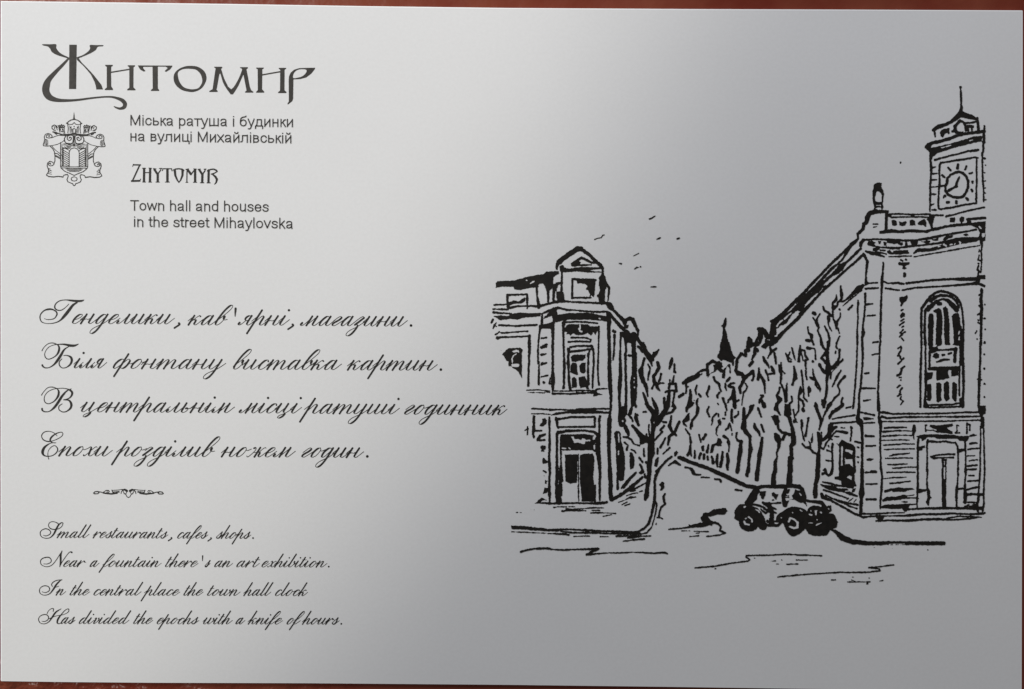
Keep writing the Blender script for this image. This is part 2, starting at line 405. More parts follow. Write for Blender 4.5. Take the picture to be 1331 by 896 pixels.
D(1160, 445, S0, '''
@arched_window
v 385 0 26 378 200 30 370 450 34 368 600 28 370 850 32; v 925 0 40 930 200 40 940 450 40 940 600 34 930 740 40 930 850 44
v 440 0 28 435 150 28 440 300 26 440 480 44 440 620 30 430 780 40 440 830 70
p 470,0 540,0 530,60 560,60 600,50 600,95 500,130 480,90; p 580,0 650,0 650,40 590,55; p 690,0 760,0 770,30 700,40; p 820,0 900,0 900,50 790,35
p 490,115 600,95 720,85 860,65 865,110 820,115 790,110 600,115 500,150
s 32 490 120 490 320; p 460,340 520,325 700,320 890,315 890,380 860,370 700,365 560,375 470,370
s 46 835 85 825 180 825 255
v 905 40 50 905 200 40 900 330 40 890 480 34 885 600 30 890 700 40; e 14 910 320 905 480 908 730
p 530,190 545,155 590,140 620,165 615,210 570,215; s 34 660 170 685 168; v 740 155 26 780 140 22; v 590 260 28 680 230 34 750 230 20
p 450,400 540,395 520,480 470,500 450,490; p 580,380 600,360 740,360 735,410 750,470 680,490 590,505 575,450; p 790,360 870,360 870,440 780,450 775,390
p 455,560 500,545 515,560 515,690 520,730 500,780 455,770; p 580,540 620,530 650,555 645,700 650,765 605,800 580,780; p 680,540 720,515 750,540 748,680 755,750 710,785 680,740; p 790,540 810,525 855,550 855,680 850,780 830,785 785,740
s 26 460 830 650 830 800 820 880 805; s 24 420 860 550 865 700 860 900 850; p 880,740 950,720 950,860 890,860
@town_hall
v 1165 0 36 1160 200 32 1155 400 32 1150 490 50 1145 600 34 1140 850 36; s 20 1125 490 1180 495
s 28 1218 8 1219 9; s 28 1216 160 1217 161; s 30 1215 350 1216 351; s 24 1218 550 1219 551; s 24 1218 727 1219 728
p 1130,850 1180,840 1235,840 1235,896 1130,896
s 20 75 80 110 55; v 115 70 20 110 110 24 70 180 26; s 26 80 150 100 190 110 220; s 24 75 285 150 210; s 28 155 320 115 350; v 120 370 26 105 410 40 90 430 26; s 28 60 440 80 430; s 20 90 465 110 465; s 18 105 500 112 500
s 22 60 600 100 570; s 24 130 605 100 640 100 660; s 28 70 710 100 690; s 22 90 680 110 690; s 22 110 720 110 760; s 22 100 745 145 785; s 22 110 825 130 790
''')
D(1160, 525, S0, '''
@town_hall
v 0 135 26 200 130 28 420 130 24 700 125 26 900 115 22 1140 110 24; v 0 185 24 150 175 28 400 175 24 650 170 20 850 172 28 1160 165 22; v 0 235 18 200 235 20 400 230 22 700 230 20 900 222 18 1160 215 20
p 1130,30 1225,30 1230,50 1215,60 1235,80 1230,130 1200,150 1190,165 1215,180 1220,300 1205,330 1160,330 1165,240 1140,220 1170,190 1150,140 1130,110
v 1165 300 20 1165 500 22 1160 700 22 1160 896 24; v 1205 330 26 1210 500 22 1215 700 26 1220 896 22
v 1030 425 22 1070 415 36 1110 415 16; v 1025 525 26 1080 518 28 1125 520 12; s 22 1000 605 1060 595 1140 590; s 16 985 690 1090 685; s 20 1015 755 1120 740; s 24 985 825 1120 810; s 22 990 870 1110 862
s 22 0 312 180 312; s 14 0 360 100 355 250 360; s 16 0 420 170 415 260 420; s 18 0 482 110 475 220 480; s 16 0 540 150 530 290 535; s 16 0 600 290 595; v 0 675 20 110 665 24 225 655 16; s 16 0 720 150 715 265 720; v 0 808 16 100 800 24 195 795 14; s 16 0 850 170 840 320 838
v 285 290 40 285 350 54 275 400 26 285 475 14; s 20 435 285 440 360; s 26 440 290 450 285; s 16 440 350 540 350 600 375
p 485,300 500,280 600,285 700,275 790,262 800,285 780,300 720,315 740,340 790,365 800,400 760,400 720,385 600,380 580,340 520,320
s 22 850 290 855 360 840 385; s 20 850 285 875 290; s 18 830 385 885 385; s 24 985 260 985 390; s 22 985 270 1025 280 1020 350
@town_hall_door
p 310,430 400,405 700,405 810,410 880,425 1010,425 1015,450 990,490 960,495 890,490 860,460 700,465 600,465 560,445 470,440 430,470 400,490 385,490 380,460 340,455
v 345 450 30 335 540 30 335 700 30 335 896 28; p 330,570 430,550 430,580 400,590 390,615 340,625
v 465 480 36 455 550 24 460 700 22 455 896 24; s 28 480 495 600 505 700 495 780 515 830 515 860 560 865 610; v 865 600 26 870 700 24 865 896 26; p 870,595 950,595 960,620 880,650
v 960 480 30 965 600 26 970 700 22 965 896 32
p 490,690 600,665 720,655 835,655 835,680 720,680 580,690 550,700 600,705 815,700 815,725 700,720 600,725 540,740 500,705
s 30 665 740 670 820 670 896; s 26 710 740 700 820 705 896; s 30 665 745 710 745
''')
D(1160, 610, S0, '''
@town_hall
s 20 0 40 150 38 300 42; v 0 110 20 100 108 24 185 105 12; v 0 185 20 100 175 22 235 158 16
p 0,265 70,240 160,250 260,250 300,270 200,280 170,300 0,300; p 0,375 100,350 120,340 200,345 290,335 285,350 200,355 190,370 340,370 350,390 180,388 100,395 30,415 0,405
p 115,430 150,420 200,425 200,440 150,445; p 0,470 120,460 320,455 310,470 230,480 200,530 190,560 150,565 130,520 0,520
s 16 0 580 160 575
s 22 990 5 1100 5; s 20 1010 85 1080 85; v 1000 158 24 1140 150 26
s 28 960 280 1060 250 1150 235; s 36 985 335 1060 330 1190 335; s 20 940 435 1110 440; p 960,490 1000,460 1060,480 1090,500 1190,490 1190,540 1130,530 1110,440 1130,340 1160,340 1150,440; s 26 960 490 1100 490
v 1160 0 24 1150 150 26 1140 300 24 1125 450 30 1130 560 30; v 1220 0 24 1210 200 24 1205 350 26 1210 450 24 1195 550 26
v 210 530 26 400 520 28 600 515 36 800 515 34 1000 515 34 1100 520 40; v 0 620 16 170 615 24 230 610 40 400 595 26 600 595 34 800 585 24 1000 595 24 1180 590 36 1220 580 24; v 0 680 22 200 680 32 400 665 34 600 660 34 800 670 22 1000 655 22 1180 635 14; s 20 720 650 860 625 1000 625 1170 635
@town_hall_door
v 335 0 28 335 200 28 330 300 30 325 400 24 325 520 22; p 330,260 400,265 450,265 450,290 400,300 340,325
v 465 0 26 455 150 22 460 250 26 475 290 50 480 380 44 465 440 44 475 475 24; s 20 490 375 508 378
v 680 0 60 682 100 62 680 250 60 680 400 56 685 500 60; e 14 687 -20 687 120
v 870 0 22 860 200 26 850 260 40 845 350 36 850 490 26; s 26 850 262 950 255; v 975 0 30 960 150 24 955 250 36 965 330 60 960 440 40
''')
D(1040, 360, S0, '''
@town_hall
v 70 183 36 0 255 36 -120 370 40; v 140 183 34 0 300 24 -60 345 24; p 340,100 350,130 280,150 250,210 210,205 200,170; v 210 190 50 120 260 30 20 330 60 0 400 110
v 300 183 34 200 290 34 100 390 36 0 490 40
v 765 310 26 768 350 34 760 400 24 765 550 22 755 700 26 755 896 34
v 862 225 34 860 350 28 850 500 26 830 650 28 835 740 50 820 800 36 820 896 28; v 880 365 34 960 355 20; s 22 890 515 990 508; v 965 865 20 1035 860 26
v 1085 0 40 1075 200 30 1070 400 28 1065 600 30 1060 800 28 1060 896 24
v 620 290 30 700 220 50 780 160 90 830 115 40; s 16 570 380 650 310 740 240 780 200; s 28 640 430 690 380
@tree_beside_town_hall
v 535 120 24 540 180 36 548 240 50 545 290 30 510 330 24; s 24 510 330 570 325 620 290
v 480 235 14 478 300 40 430 345 26 430 400 36 440 420 50 490 380 30 500 330 24
v 430 440 24 430 500 30 440 560 24 480 620 44 480 680 30 500 680 24 520 745 16; s 24 520 430 525 440; v 530 475 22 530 530 22 490 590 36
v 305 395 22 315 440 28 370 470 40 410 520 34 440 500 20; v 375 530 44 380 580 40 370 600 20 380 650 20 415 715 18
s 46 175 475 195 490; v 260 490 22 230 540 26 210 600 44 230 640 44 245 670 28 230 710 24 270 800 28 285 896 40; s 20 170 540 205 590
v 325 655 22 370 740 28 390 830 28 375 870 54 375 920 40; v 525 785 20 490 850 24 480 896 24
v 100 665 22 110 740 26 150 770 44 150 830 36 180 896 24; s 40 80 840 120 845
''')
D(1040, 445, S0, '''
@town_hall
v 755 0 24 750 200 26 740 400 26 725 600 26 715 750 26 700 870 32; v 820 0 34 828 150 34 825 300 28 810 450 32 800 600 34 780 700 26 780 820 30 775 896 26
v 1055 0 26 1050 150 24 1045 300 24 1040 420 30 1035 550 26 1030 650 26 1035 750 36 1035 896 44
s 22 965 5 1030 0; v 950 165 20 1050 150 22; s 26 850 412 905 408; v 810 610 32 990 610 26; v 840 775 26 930 760 18; s 26 610 870 670 855
@tree_beside_town_hall
v 375 10 40 365 100 40 350 150 70 360 200 40 365 280 60 370 340 80 370 390 90 360 440 50 350 530 36 355 620 34 335 720 36 315 780 40
p 275,750 330,760 350,780 330,870 300,870 280,800
s 34 335 140 290 190 280 215 325 250; s 30 355 170 365 260 330 270; v 255 290 40 275 340 36 320 390 50 360 410 60
v 380 350 60 440 330 50 500 250 40 520 190 24 520 100 36; s 26 500 290 565 230; p 400,410 430,370 500,310 520,290 480,340 430,390 410,430; s 24 410 400 400 480
v 285 0 40 300 60 30 340 110 24; s 22 480 10 475 60 490 85; s 22 468 120 466 145
v 540 370 20 480 470 34 425 585 24
v 590 455 40 550 490 30 500 560 30 500 590 26 525 640 24 510 690 26 460 730 30 420 790 30 370 840 44 350 896 34
v 560 740 30 540 800 26 560 840 40 470 896 46; p 205,775 235,830 235,896 200,896 175,840 195,830
s 44 95 75 125 80; s 22 130 75 190 85 200 130 205 225; s 34 165 250 168 258; v 165 355 20 175 430 28 200 490 30 220 560 60 260 620 36 265 655 14; s 30 135 465 190 500; e 10 230 575 235 585
''')
D(1040, 525, S0, '''
@tree_beside_town_hall
v 205 0 40 230 100 40 260 170 40 280 220 50 260 310 26 250 345 22; v 400 0 50 340 100 30 305 180 24 290 230 30; p 275,0 330,0 320,50 300,60
v 560 10 50 500 70 44 430 110 44 390 170 40 385 195 26
v 165 390 10 155 470 34 155 510 20; v 30 530 26 70 575 30 130 580 40; v 115 495 16 135 540 24 130 590 36 170 640 30 220 660 24
v 240 385 40 260 450 70 260 520 60 250 600 28 240 680 60 240 760 60 230 896 70; s 20 280 380 285 450
v 300 480 40 370 420 60 390 370 60 400 300 70 420 265 40; v 470 305 30 440 330 30
v 110 190 36 95 260 24 85 350 26 70 420 44; v 20 220 30 25 290 40; v 10 300 20 40 430 26 55 490 16; s 44 35 70 45 90
@town_hall
s 24 430 200 560 175 725 150; s 26 400 260 500 250 640 245 760 235; p 440,300 490,290 500,310 460,340 430,370 400,400
v 280 590 24 310 600 24 350 510 26 440 400 24 480 360 26 560 370 34 615 385 40; s 20 270 570 300 595; s 16 540 315 590 322; s 18 455 430 515 435; s 40 675 310 680 320; s 26 675 320 680 390 665 490
s 18 412 470 424 475; s 18 375 555 380 570; s 24 355 615 400 630; v 345 745 22 370 755 26 410 755 20
v 430 530 34 420 600 30 425 700 28 430 800 34 425 896 34; s 26 310 880 340 890
v 780 0 36 775 100 40 760 190 60 790 240 90 815 300 44 820 400 40 825 500 36 820 650 36 820 896 36
s 26 800 110 880 130 980 150; p 830,180 880,175 970,190 970,205 900,215 840,215; s 22 830 255 980 250; p 740,190 800,200 830,220 830,260 790,260 740,230
v 725 500 24 800 515 28; s 20 755 572 775 578; s 20 755 700 775 706; s 24 765 770 766 775
v 865 425 38 975 430 22; v 875 560 32 995 555 18; v 890 738 24 920 738 36 965 735 18; s 20 930 890 1000 890
v 1040 0 40 1045 100 30 1040 190 30 1060 240 60 1065 300 40 1060 450 32 1060 600 28 1065 700 24 1065 800 30 1070 896 24
v 1060 115 30 1100 110 40 1200 130 24 1324 135 26; v 1040 200 20 1080 170 40 1150 190 24 1324 180 24; s 18 1060 235 1324 235
s 26 1120 318 1324 312; v 1100 370 28 1324 355 20; v 1095 430 26 1324 415 20; s 16 1080 485 1324 475; s 20 1100 548 1324 535; s 16 1110 605 1324 595; v 1180 690 10 1324 665 24; s 16 1130 722 1324 720; s 18 1155 805 1324 800; s 20 1225 852 1324 852
@side_window
p 475,520 510,535 535,490 550,470 600,500 680,530 710,550 730,600 735,650 700,620 600,600 570,610 560,560 540,560 540,896 510,896 515,560
v 715 580 36 710 700 40 720 896 36; s 30 580 590 578 700 575 820
p 590,630 640,640 690,680 695,730 600,735 590,680; p 540,820 600,800 650,790 700,840 710,896 540,896
''')
D(1040, 610, S0, '''
@tree_beside_town_hall
v 230 0 60 230 100 60 205 200 54 200 330 70 200 365 54
@side_window
p 515,0 720,0 720,150 745,220 690,240 550,220 540,150 455,130 455,100 510,90; E 620,105 650,80 680,100 680,145 640,120
@town_hall
s 40 330 0 340 40 300 60; v 425 0 36 410 60 40 380 85 30 340 60 30
v 300 170 28 400 190 30 480 215 34 600 230 24 700 245 20; v 270 200 18 350 235 50 430 250 70 500 275 44 600 285 60 660 320 50 750 355 24; e 10 600 290 680 280; p 690,260 740,250 720,300 680,310
v 310 275 22 400 300 24 500 340 26 600 375 22 640 385 14; v 340 345 26 430 390 24 540 430 40 640 450 26 760 470 30; s 20 560 440 650 490 750 520; v 640 385 16 620 400 16; s 14 740 400 710 435; s 12 700 380 640 430
v 285 330 40 300 370 50 400 410 36 500 465 30 600 520 30 700 580 34 800 620 34 840 640 30
v 820 0 50 820 200 50 815 320 80 810 380 50 805 500 44 800 600 44
v 820 590 26 1000 590 24 1150 580 24 1324 575 18; v 840 635 28 1000 620 22 1324 615 18; p 1000,640 1040,620 1120,620 1100,650 1100,690 1000,695 990,680 1030,670; v 1040 685 26 1200 675 24 1324 680 24
s 26 870 42 1010 38; s 24 870 198 1015 195; s 30 875 400 1000 398; v 1075 0 30 1085 100 30 1075 280 34 1065 400 26 1060 530 18
s 18 1150 42 1324 40; s 14 1100 125 1200 115 1324 110; s 24 1190 188 1324 180; v 1125 295 40 1200 270 30 1300 260 40; v 1100 415 30 1150 390 50 1324 385 44; v 1060 510 20 1130 490 50 1200 495 60 1324 495 56
''')
D(930, 610, S0, '''
@vintage_car
p 1210,560 1230,510 1290,480 1340,475 1400,480 1440,500 1500,480 1525,480 1540,550 1490,585 1560,590 1590,640 1620,700 1600,770 1550,790 1520,800 1500,840 1460,880 1290,880 1230,850 1205,810 1180,780 1210,700
E 1310,540 1345,540 1340,610 1320,610; e 14 1260 545 1265 555; e 18 1240 595 1270 605; e 18 1390 570 1400 575; e 16 1340 665 1345 670; E 1210,715 1260,700 1310,715; e 14 1335 735 1400 710; e 12 1495 520 1505 530
v 540 260 60 600 230 40 660 225 40 800 230 50 920 225 50 1020 220 50 1100 230 60 1140 260 50 1160 320 60 1170 380 60
p 500,270 560,240 590,290 560,330 550,400 490,450 430,470 390,470 385,440 420,380 460,320
k 250,570 280,510 330,465 400,465 450,480 540,510 600,560 640,640 665,700 690,735 660,795 600,798 560,760 540,790 470,820 400,815 340,780 310,720 310,690 250,650 262,610
E 520,525 560,535 600,585 580,575; e 24 380 690 392 722 440 732; e 22 440 632 475 660 485 695; e 12 395 655 405 648; e 20 378 500 395 490
s 26 450 475 520 465 600 490 650 510; v 630 440 30 650 460 40 700 470 70 730 520 60 740 600 70 740 680 70; s 28 640 520 700 550; s 22 600 530 660 580 690 560; v 690 460 24 760 450 18 860 445 26
s 20 740 500 800 530; s 18 750 550 800 580; s 26 740 690 830 690; s 34 660 740 820 745 860 710; s 40 690 690 760 720
p 585,300 640,290 670,290 660,340 630,400 610,390 600,350 585,340; p 745,320 770,300 800,330 830,330 820,360 800,400 780,390 770,360 750,350; s 18 755 408 768 406
v 930 270 50 900 350 50 900 410 50 920 470 60; p 880,430 980,410 940,490 920,495 900,470; p 955,260 990,265 975,310 950,330
p 1010,350 1040,310 1060,270 1160,300 1170,400 1200,440 1210,490 1160,440 1110,440 1040,400 960,400 1030,390; e 14 1115 320 1130 345; s 10 915 345 965 350; s 10 925 375 965 372
v 1180 410 30 1240 425 30 1320 430 40 1400 440 50 1440 490 50; e 22 1222 505 1270 472 1330 468 1392 484
k 800,660 820,610 870,570 930,530 990,500 1080,500 1150,520 1200,550 1210,620 1200,760 1140,830 1080,870 1010,885 950,830 920,770 900,720 870,700 820,700
e 26 970 690 990 645 1040 665 1085 700 1085 765 1040 780 985 760; e 12 1020 572 1023 576; e 14 1120 540 1145 555; e 14 865 640 870 645
E 665,600 690,590 715,570 715,640 680,660; E 775,600 800,600 795,650 775,660
@tree_row
v 290 0 50 285 40 40; v 430 10 50 415 80 50; v 555 10 60 545 130 60; v 790 0 50 770 80 64 765 200 70; v 985 0 56 980 100 80 975 200 80; s 16 160 5 161 6
@street_kerb
v 0 35 60 150 100 60 280 160 56 400 220 50 520 240 60; s 24 265 270 345 282
''')
D(930, 360, S0, '''
@town_hall
v 1210 170 40 1100 280 44 990 390 44 890 490 50 800 570 60 740 590 40; v 1320 140 26 1230 220 34 1150 290 34
p 1100,290 1140,300 1140,330 1185,380 1150,440 1100,435 1010,500 990,540 940,610 890,640 860,640 830,680 800,690 760,690 745,640 730,600 800,570 900,490 920,490 1000,440 1090,340
e 16 812 650 850 600 885 578; e 14 910 560 960 510 1000 475
v 1320 200 44 1250 270 40 1180 340 40; v 1320 290 40 1200 420 44 1080 560 44 960 670 44 870 760 50 800 830 80 730 890 70
v 760 640 70 760 720 90 760 790 100 700 850 100; e 18 675 820 715 835; e 14 790 785 810 775
v 570 690 50 620 690 50 650 720 60 670 770 70 690 800 60; s 40 580 700 575 790 545 840 530 890; v 610 720 50 610 800 44 580 870 40 560 896 30; v 440 810 40 455 850 80 450 896 90
@church_spire
v 135 550 24 125 600 44 115 650 44 110 680 30 120 730 50 120 800 70 120 896 110; s 24 85 648 110 650
''')

D(1040, 610, S0, '''
@street_kerb
v 415 795 36 480 832 30 560 885 46
''')
D(930, 445, S0, '''
@church_spire
p 65,0 180,0 205,100 230,170 272,200 245,230 240,310 225,315 215,270 180,260 150,250 130,235 100,230 80,250 60,240 40,220 10,195 40,150 60,80
p 0,260 60,240 80,290 100,320 80,340 100,370 130,330 170,290 195,290 200,350 210,400 190,420 180,390 180,340 160,310 130,370 130,450 120,480 80,475 90,410 60,390 40,350 0,360
@tree_row
s 30 150 515 190 470
v 430 0 40 430 60 50 440 110 40 400 110 50 400 180 36 340 150 40 290 220 40 275 300 36 270 380 44 300 410 60 350 420 50 380 470 60 450 420 44 490 385 50 510 440 30 490 500 36; v 380 480 44 340 570 40 320 600 40 330 670 30
p 430,0 590,0 580,40 540,60 460,60 440,40; p 600,60 650,0 750,0 700,50 660,90
v 520 80 40 520 150 50 490 200 34 480 230 20; s 40 550 95 560 115; s 40 490 260 450 310
v 395 545 22 420 590 24 400 640 26 370 660 24 360 740 20 345 830 18
v 720 70 30 740 120 40 710 170 24 690 210 20; v 800 85 30 750 120 36; v 780 140 30 790 200 34 800 280 30
v 630 195 34 650 240 44 690 300 34 710 340 16; v 740 320 30 760 370 50 780 410 34 710 420 26 700 430 20; s 26 660 370 690 440 700 500
v 575 340 24 575 420 44 565 490 40; v 590 430 40 620 480 40 640 520 44 650 580 30 655 670 22
v 865 270 20 865 340 40 870 430 34 860 540 30 900 620 26 920 700 40 930 780 40; v 840 300 24 850 370 34 860 400 30; s 22 870 370 915 412; v 945 540 18 940 640 34 935 770 40
s 26 930 145 950 200 965 250 995 255; s 26 985 130 960 190; s 16 960 190 1000 225; v 1008 75 22 1030 150 30 1055 235 16
v 1120 45 24 1120 120 50 1105 200 30 1100 250 40; s 20 1130 130 1160 240; s 30 1130 100 1180 110 1190 180 1220 225; v 1190 240 36 1190 300 26 1200 360 20; s 24 1195 380 1195 440 1210 490
v 1035 320 26 1050 400 44 1055 470 60 1030 510 30 1020 560 36
v 1135 370 26 1150 480 26 1160 600 24 1170 680 24 1165 730 24 1215 785 22; v 1125 590 24 1130 640 60 1100 700 30 1100 740 40 1150 780 30 1170 840 22; v 1100 740 24 1100 896 22
p 1215,600 1235,565 1260,600 1275,640 1240,680 1245,720 1225,720 1215,660
v 850 600 26 840 650 30 810 705 30 850 760 70 820 820 30 800 880 60; v 1005 720 24 1015 780 30 980 810 30; p 915,810 960,820 990,810 990,896 915,896
v 130 545 26 130 590 30 145 635 16; s 30 50 665 25 700 25 730; s 22 30 810 40 825; v 95 740 36 120 810 26 145 896 20
v 250 540 24 200 550 30 175 580 36 240 600 36 240 660 60 220 720 50 170 770 30 165 795 30; v 240 700 60 250 790 50 250 850 50 260 870 30; s 26 250 800 305 765
v 595 700 20 625 710 40 600 740 30 580 770 30 580 800 30; v 600 750 30 640 840 60 655 850 40; v 500 835 30 470 860 60; s 40 375 880 375 896; s 30 565 870 565 896; s 20 210 890 212 896
''')
D(930, 525, S0, '''
@tree_row
v 135 0 24 145 80 22; s 20 130 110 130 150; v 255 0 44 260 50 40; v 215 80 34 210 150 30 215 220 40 230 255 16; v 300 105 26 300 140 24 255 175 34
v 375 60 36 375 150 50 380 230 60 370 310 80; v 385 340 60 405 380 64 460 430 44 455 500 34 465 600 60 445 720 44 440 800 40 430 896 60; v 480 40 60 450 120 34 400 180 40
v 565 50 18 580 110 34 605 170 24; v 640 0 50 645 40 40; v 515 265 30 520 310 50 570 370 40 590 430 20; v 605 275 30 640 370 34
v 615 450 36 605 550 50 585 650 60 570 780 50 555 896 54
v 280 385 30 270 450 26 295 490 30 340 500 50 330 580 50 325 640 70 310 740 50 290 896 56
v 165 460 20 170 500 46 180 560 26 175 630 24; v 110 430 44 140 450 40; v 155 660 36 165 740 44 155 840 44 160 870 30; v 95 640 34 85 740 44 65 830 40; v 25 670 30 15 760 40 25 830 24
p 25,450 60,455 90,510 70,560 30,560 0,550 0,520 20,510; p 25,220 60,190 80,240 70,290 40,285; v 40 285 20 10 330 24 10 400 20 25 420 14; s 28 40 140 38 170; s 26 95 195 120 198
v 185 255 24 165 320 36 130 345 24; s 22 190 260 215 355; s 22 220 395 218 410; s 18 0 130 10 130
v 805 0 34 800 60 60 830 100 30 855 145 20; p 735,165 780,145 830,155 850,230 830,280 790,280 770,230; v 825 270 36 830 330 34 880 380 36 940 390 40 980 410 40 1030 400 44; v 920 400 40 890 470 40
p 770,385 800,380 840,410 870,460 865,540 850,600 820,610 815,520 780,480; v 840 560 40 810 650 26 815 710 24 790 780 50 790 896 54
p 915,0 990,0 1005,140 960,190 905,150; v 980 190 50 1000 270 40 1020 350 50 1030 430 70 1035 510 70 1000 560 50 1005 680 50; s 60 990 720 1010 720; v 990 720 70 985 810 70 990 896 66
s 24 1030 80 1045 180 1060 210; p 1020,210 1060,190 1090,250 1030,255; s 24 1100 0 1100 90 1060 150; s 24 1170 0 1165 30
''')
D(820, 440, S0, '''
@tree_by_corner_house
s 40 90 10 130 75 180 130; v 170 60 24 180 120 50 200 200 60 250 270 60 280 360 20; s 24 90 105 150 180; v 365 150 24 330 200 50 280 260 44
v 180 260 30 150 370 40 130 430 70 140 500 60 170 580 60 200 640 50 225 765 20; e 14 155 610 157 615; s 30 205 600 200 650; v 225 340 20 255 400 26 235 480 24 225 550 24
v 355 320 40 370 390 50 330 460 40 300 500 44 310 580 50 340 610 50 350 650 40 385 695 20; v 310 600 30 280 660 28; s 22 360 610 400 590 435 590; s 30 400 470 390 520 370 570
v 545 265 30 530 330 50 510 400 24; s 26 575 340 575 430; s 30 575 440 590 450; v 570 495 22 560 550 34 545 590 34; s 22 515 550 520 600
s 34 515 610 500 660; s 26 500 605 600 600; s 36 590 600 600 700; s 30 600 690 500 690 460 710; v 510 700 44 500 790 50 490 896 60; v 580 710 30 565 800 30 550 896 30; v 440 790 36 440 850 44 460 896 50
v 160 720 24 190 800 40 230 896 40; v 280 790 24 310 860 40 330 896 30
@church_spire
v 690 590 40 760 550 70 850 510 70 950 430 50 990 420 40; e 12 920 460 980 440; s 40 1015 480 1010 350 1080 295 1140 330 1190 330
p 1130,330 1200,310 1215,380 1190,390 1230,440 1190,450 1140,410 1110,440 1050,470 1020,520 1010,480 1090,440 1100,400 1090,350
@tree_row
s 26 730 600 735 650 730 720; s 40 640 770 690 735; s 18 740 640 760 640
v 1095 510 30 1110 560 36 1170 600 34 1175 660 26 1195 700 16
v 875 625 26 855 680 26 865 745 18; s 30 900 740 925 770; v 1035 630 30 1030 670 36 1000 730 26 1020 770 22; v 785 680 30 790 750 44 780 850 60 760 896 50; s 20 810 860 830 855; s 16 835 818 838 820; v 885 800 24 870 850 36 880 896 24
''')
D(820, 525, S0, '''
@tree_by_corner_house
v 200 0 40 250 60 60 300 110 70 320 160 100 310 220 110 300 300 70 285 400 50 270 470 90 265 560 90 270 650 100 255 720 70 245 800 70 240 896 60; e 18 308 245 312 250
v 310 0 50 340 60 50 345 120 60; v 480 0 80 460 80 70 420 140 70 370 210 90 340 270 60; v 560 0 30 585 55 40 540 110 36 470 130 30
v 20 290 40 80 360 50 130 420 70 180 470 90 230 480 80; p 115,470 190,480 180,530 120,540
s 22 240 270 235 340 245 410; s 24 205 400 210 440; s 30 60 20 65 40; v 60 130 30 65 190 50 100 280 36; s 18 80 135 95 150; s 26 165 108 200 102
s 22 0 470 40 530 110 555; v 0 605 20 40 620 26 65 650 20
v 170 590 24 175 690 30; v 110 710 26 150 770 36; s 30 200 770 210 790; v 120 800 30 145 850 36 155 896 40
s 30 430 240 465 245; v 440 290 30 390 345 34; v 415 370 26 350 440 24 305 490 20; v 455 455 30 420 530 34 385 575 34; s 30 355 590 350 660; p 320,740 360,700 370,710 365,770 345,830 310,825; s 24 430 660 515 580
v 535 160 24 525 230 36 510 300 50 540 360 40 570 390 40 510 430 44 490 540 34; v 640 240 34 600 330 34 570 390 34; s 30 580 390 600 420
@tree_row
v 800 0 60 740 50 44 735 100 36; v 765 130 24 745 200 70 700 230 44 700 260 30 735 295 20; v 870 0 20 885 60 50 870 150 34 810 220 30 800 290 50; s 30 790 310 795 325
v 720 330 20 775 405 30; v 785 440 28 790 510 40; v 790 540 24 775 640 50 750 680 40; s 24 790 640 800 690; v 845 620 24 845 710 36; v 900 410 24 930 510 24; v 990 405 34 955 465 40; s 38 950 570 955 610; v 1025 540 24 1010 640 40
p 1065,540 1130,520 1150,450 1200,490 1200,555 1110,550 1085,650 1045,650; v 920 660 40 905 720 36; v 970 670 40 965 720 44; s 34 1015 700 1020 740; v 1070 700 30 1090 780 44
v 1030 40 24 1010 100 30 1040 170 24; v 1130 130 30 1080 180 26 1075 250 24 1065 280 14
@street_kerb
v 540 700 30 470 750 34 400 830 34 340 896 44; p 570,650 600,620 630,645 600,690 575,705; v 500 815 22 540 785 20 590 770 50 650 810 24
v 640 710 50 690 730 60 780 770 44 900 810 50 1040 860 50 1125 899 56; v 720 840 24 800 855 26 830 890 34
''')
D(820, 610, S0, '''
@tree_by_corner_house
v 245 0 60 235 130 56 215 250 54 205 350 70 190 395 46; s 30 185 70 190 110; p 105,50 140,0 170,0 175,50 130,70
@street_kerb
v 370 0 34 330 90 42 315 150 34 315 300 32 315 400 40 296 500 44 268 620 32 235 720 36 175 785 30 100 822 22 0 832 18; v 330 430 24 342 480 22 330 560 26 306 660 18 276 765 20 210 840 20 100 866 14 0 866 12
p 370,200 410,165 440,180 430,210 450,245 410,280 385,280 400,240; v 455 325 20 430 360 30 440 430 34 455 460 24 400 500 30 380 560 28 370 630 26; v 345 640 20 390 640 16 415 655 24; s 16 335 715 333 725
v 800 0 40 830 50 44 860 75 26 920 70 24; s 20 930 105 1035 110; v 1110 130 22 1170 135 26 1190 160 36
@corner_house
s 14 0 270 100 230 200 180; s 14 0 330 80 310; s 16 115 300 145 290; s 12 0 290 60 275; s 20 0 380 60 365
@street_marks
p 920,640 945,610 950,580 1040,570 1100,530 1200,515 1250,510 1280,555 1240,600 1150,600 1060,620 1020,630 1060,680 1110,690 1070,750 1040,740 930,770 860,770 770,780 765,730 800,740 900,710 1000,700 940,690; v 500 795 24 640 785 20 770 765 24
v 1080 700 34 1150 720 26 1190 760 26 1180 810 30 1250 845 24 1180 870 18 1000 890 14; s 10 670 815 780 815; v 830 820 8 950 825 14 1020 825 20; s 10 860 845 900 845; v 780 890 14 900 880 18
''')
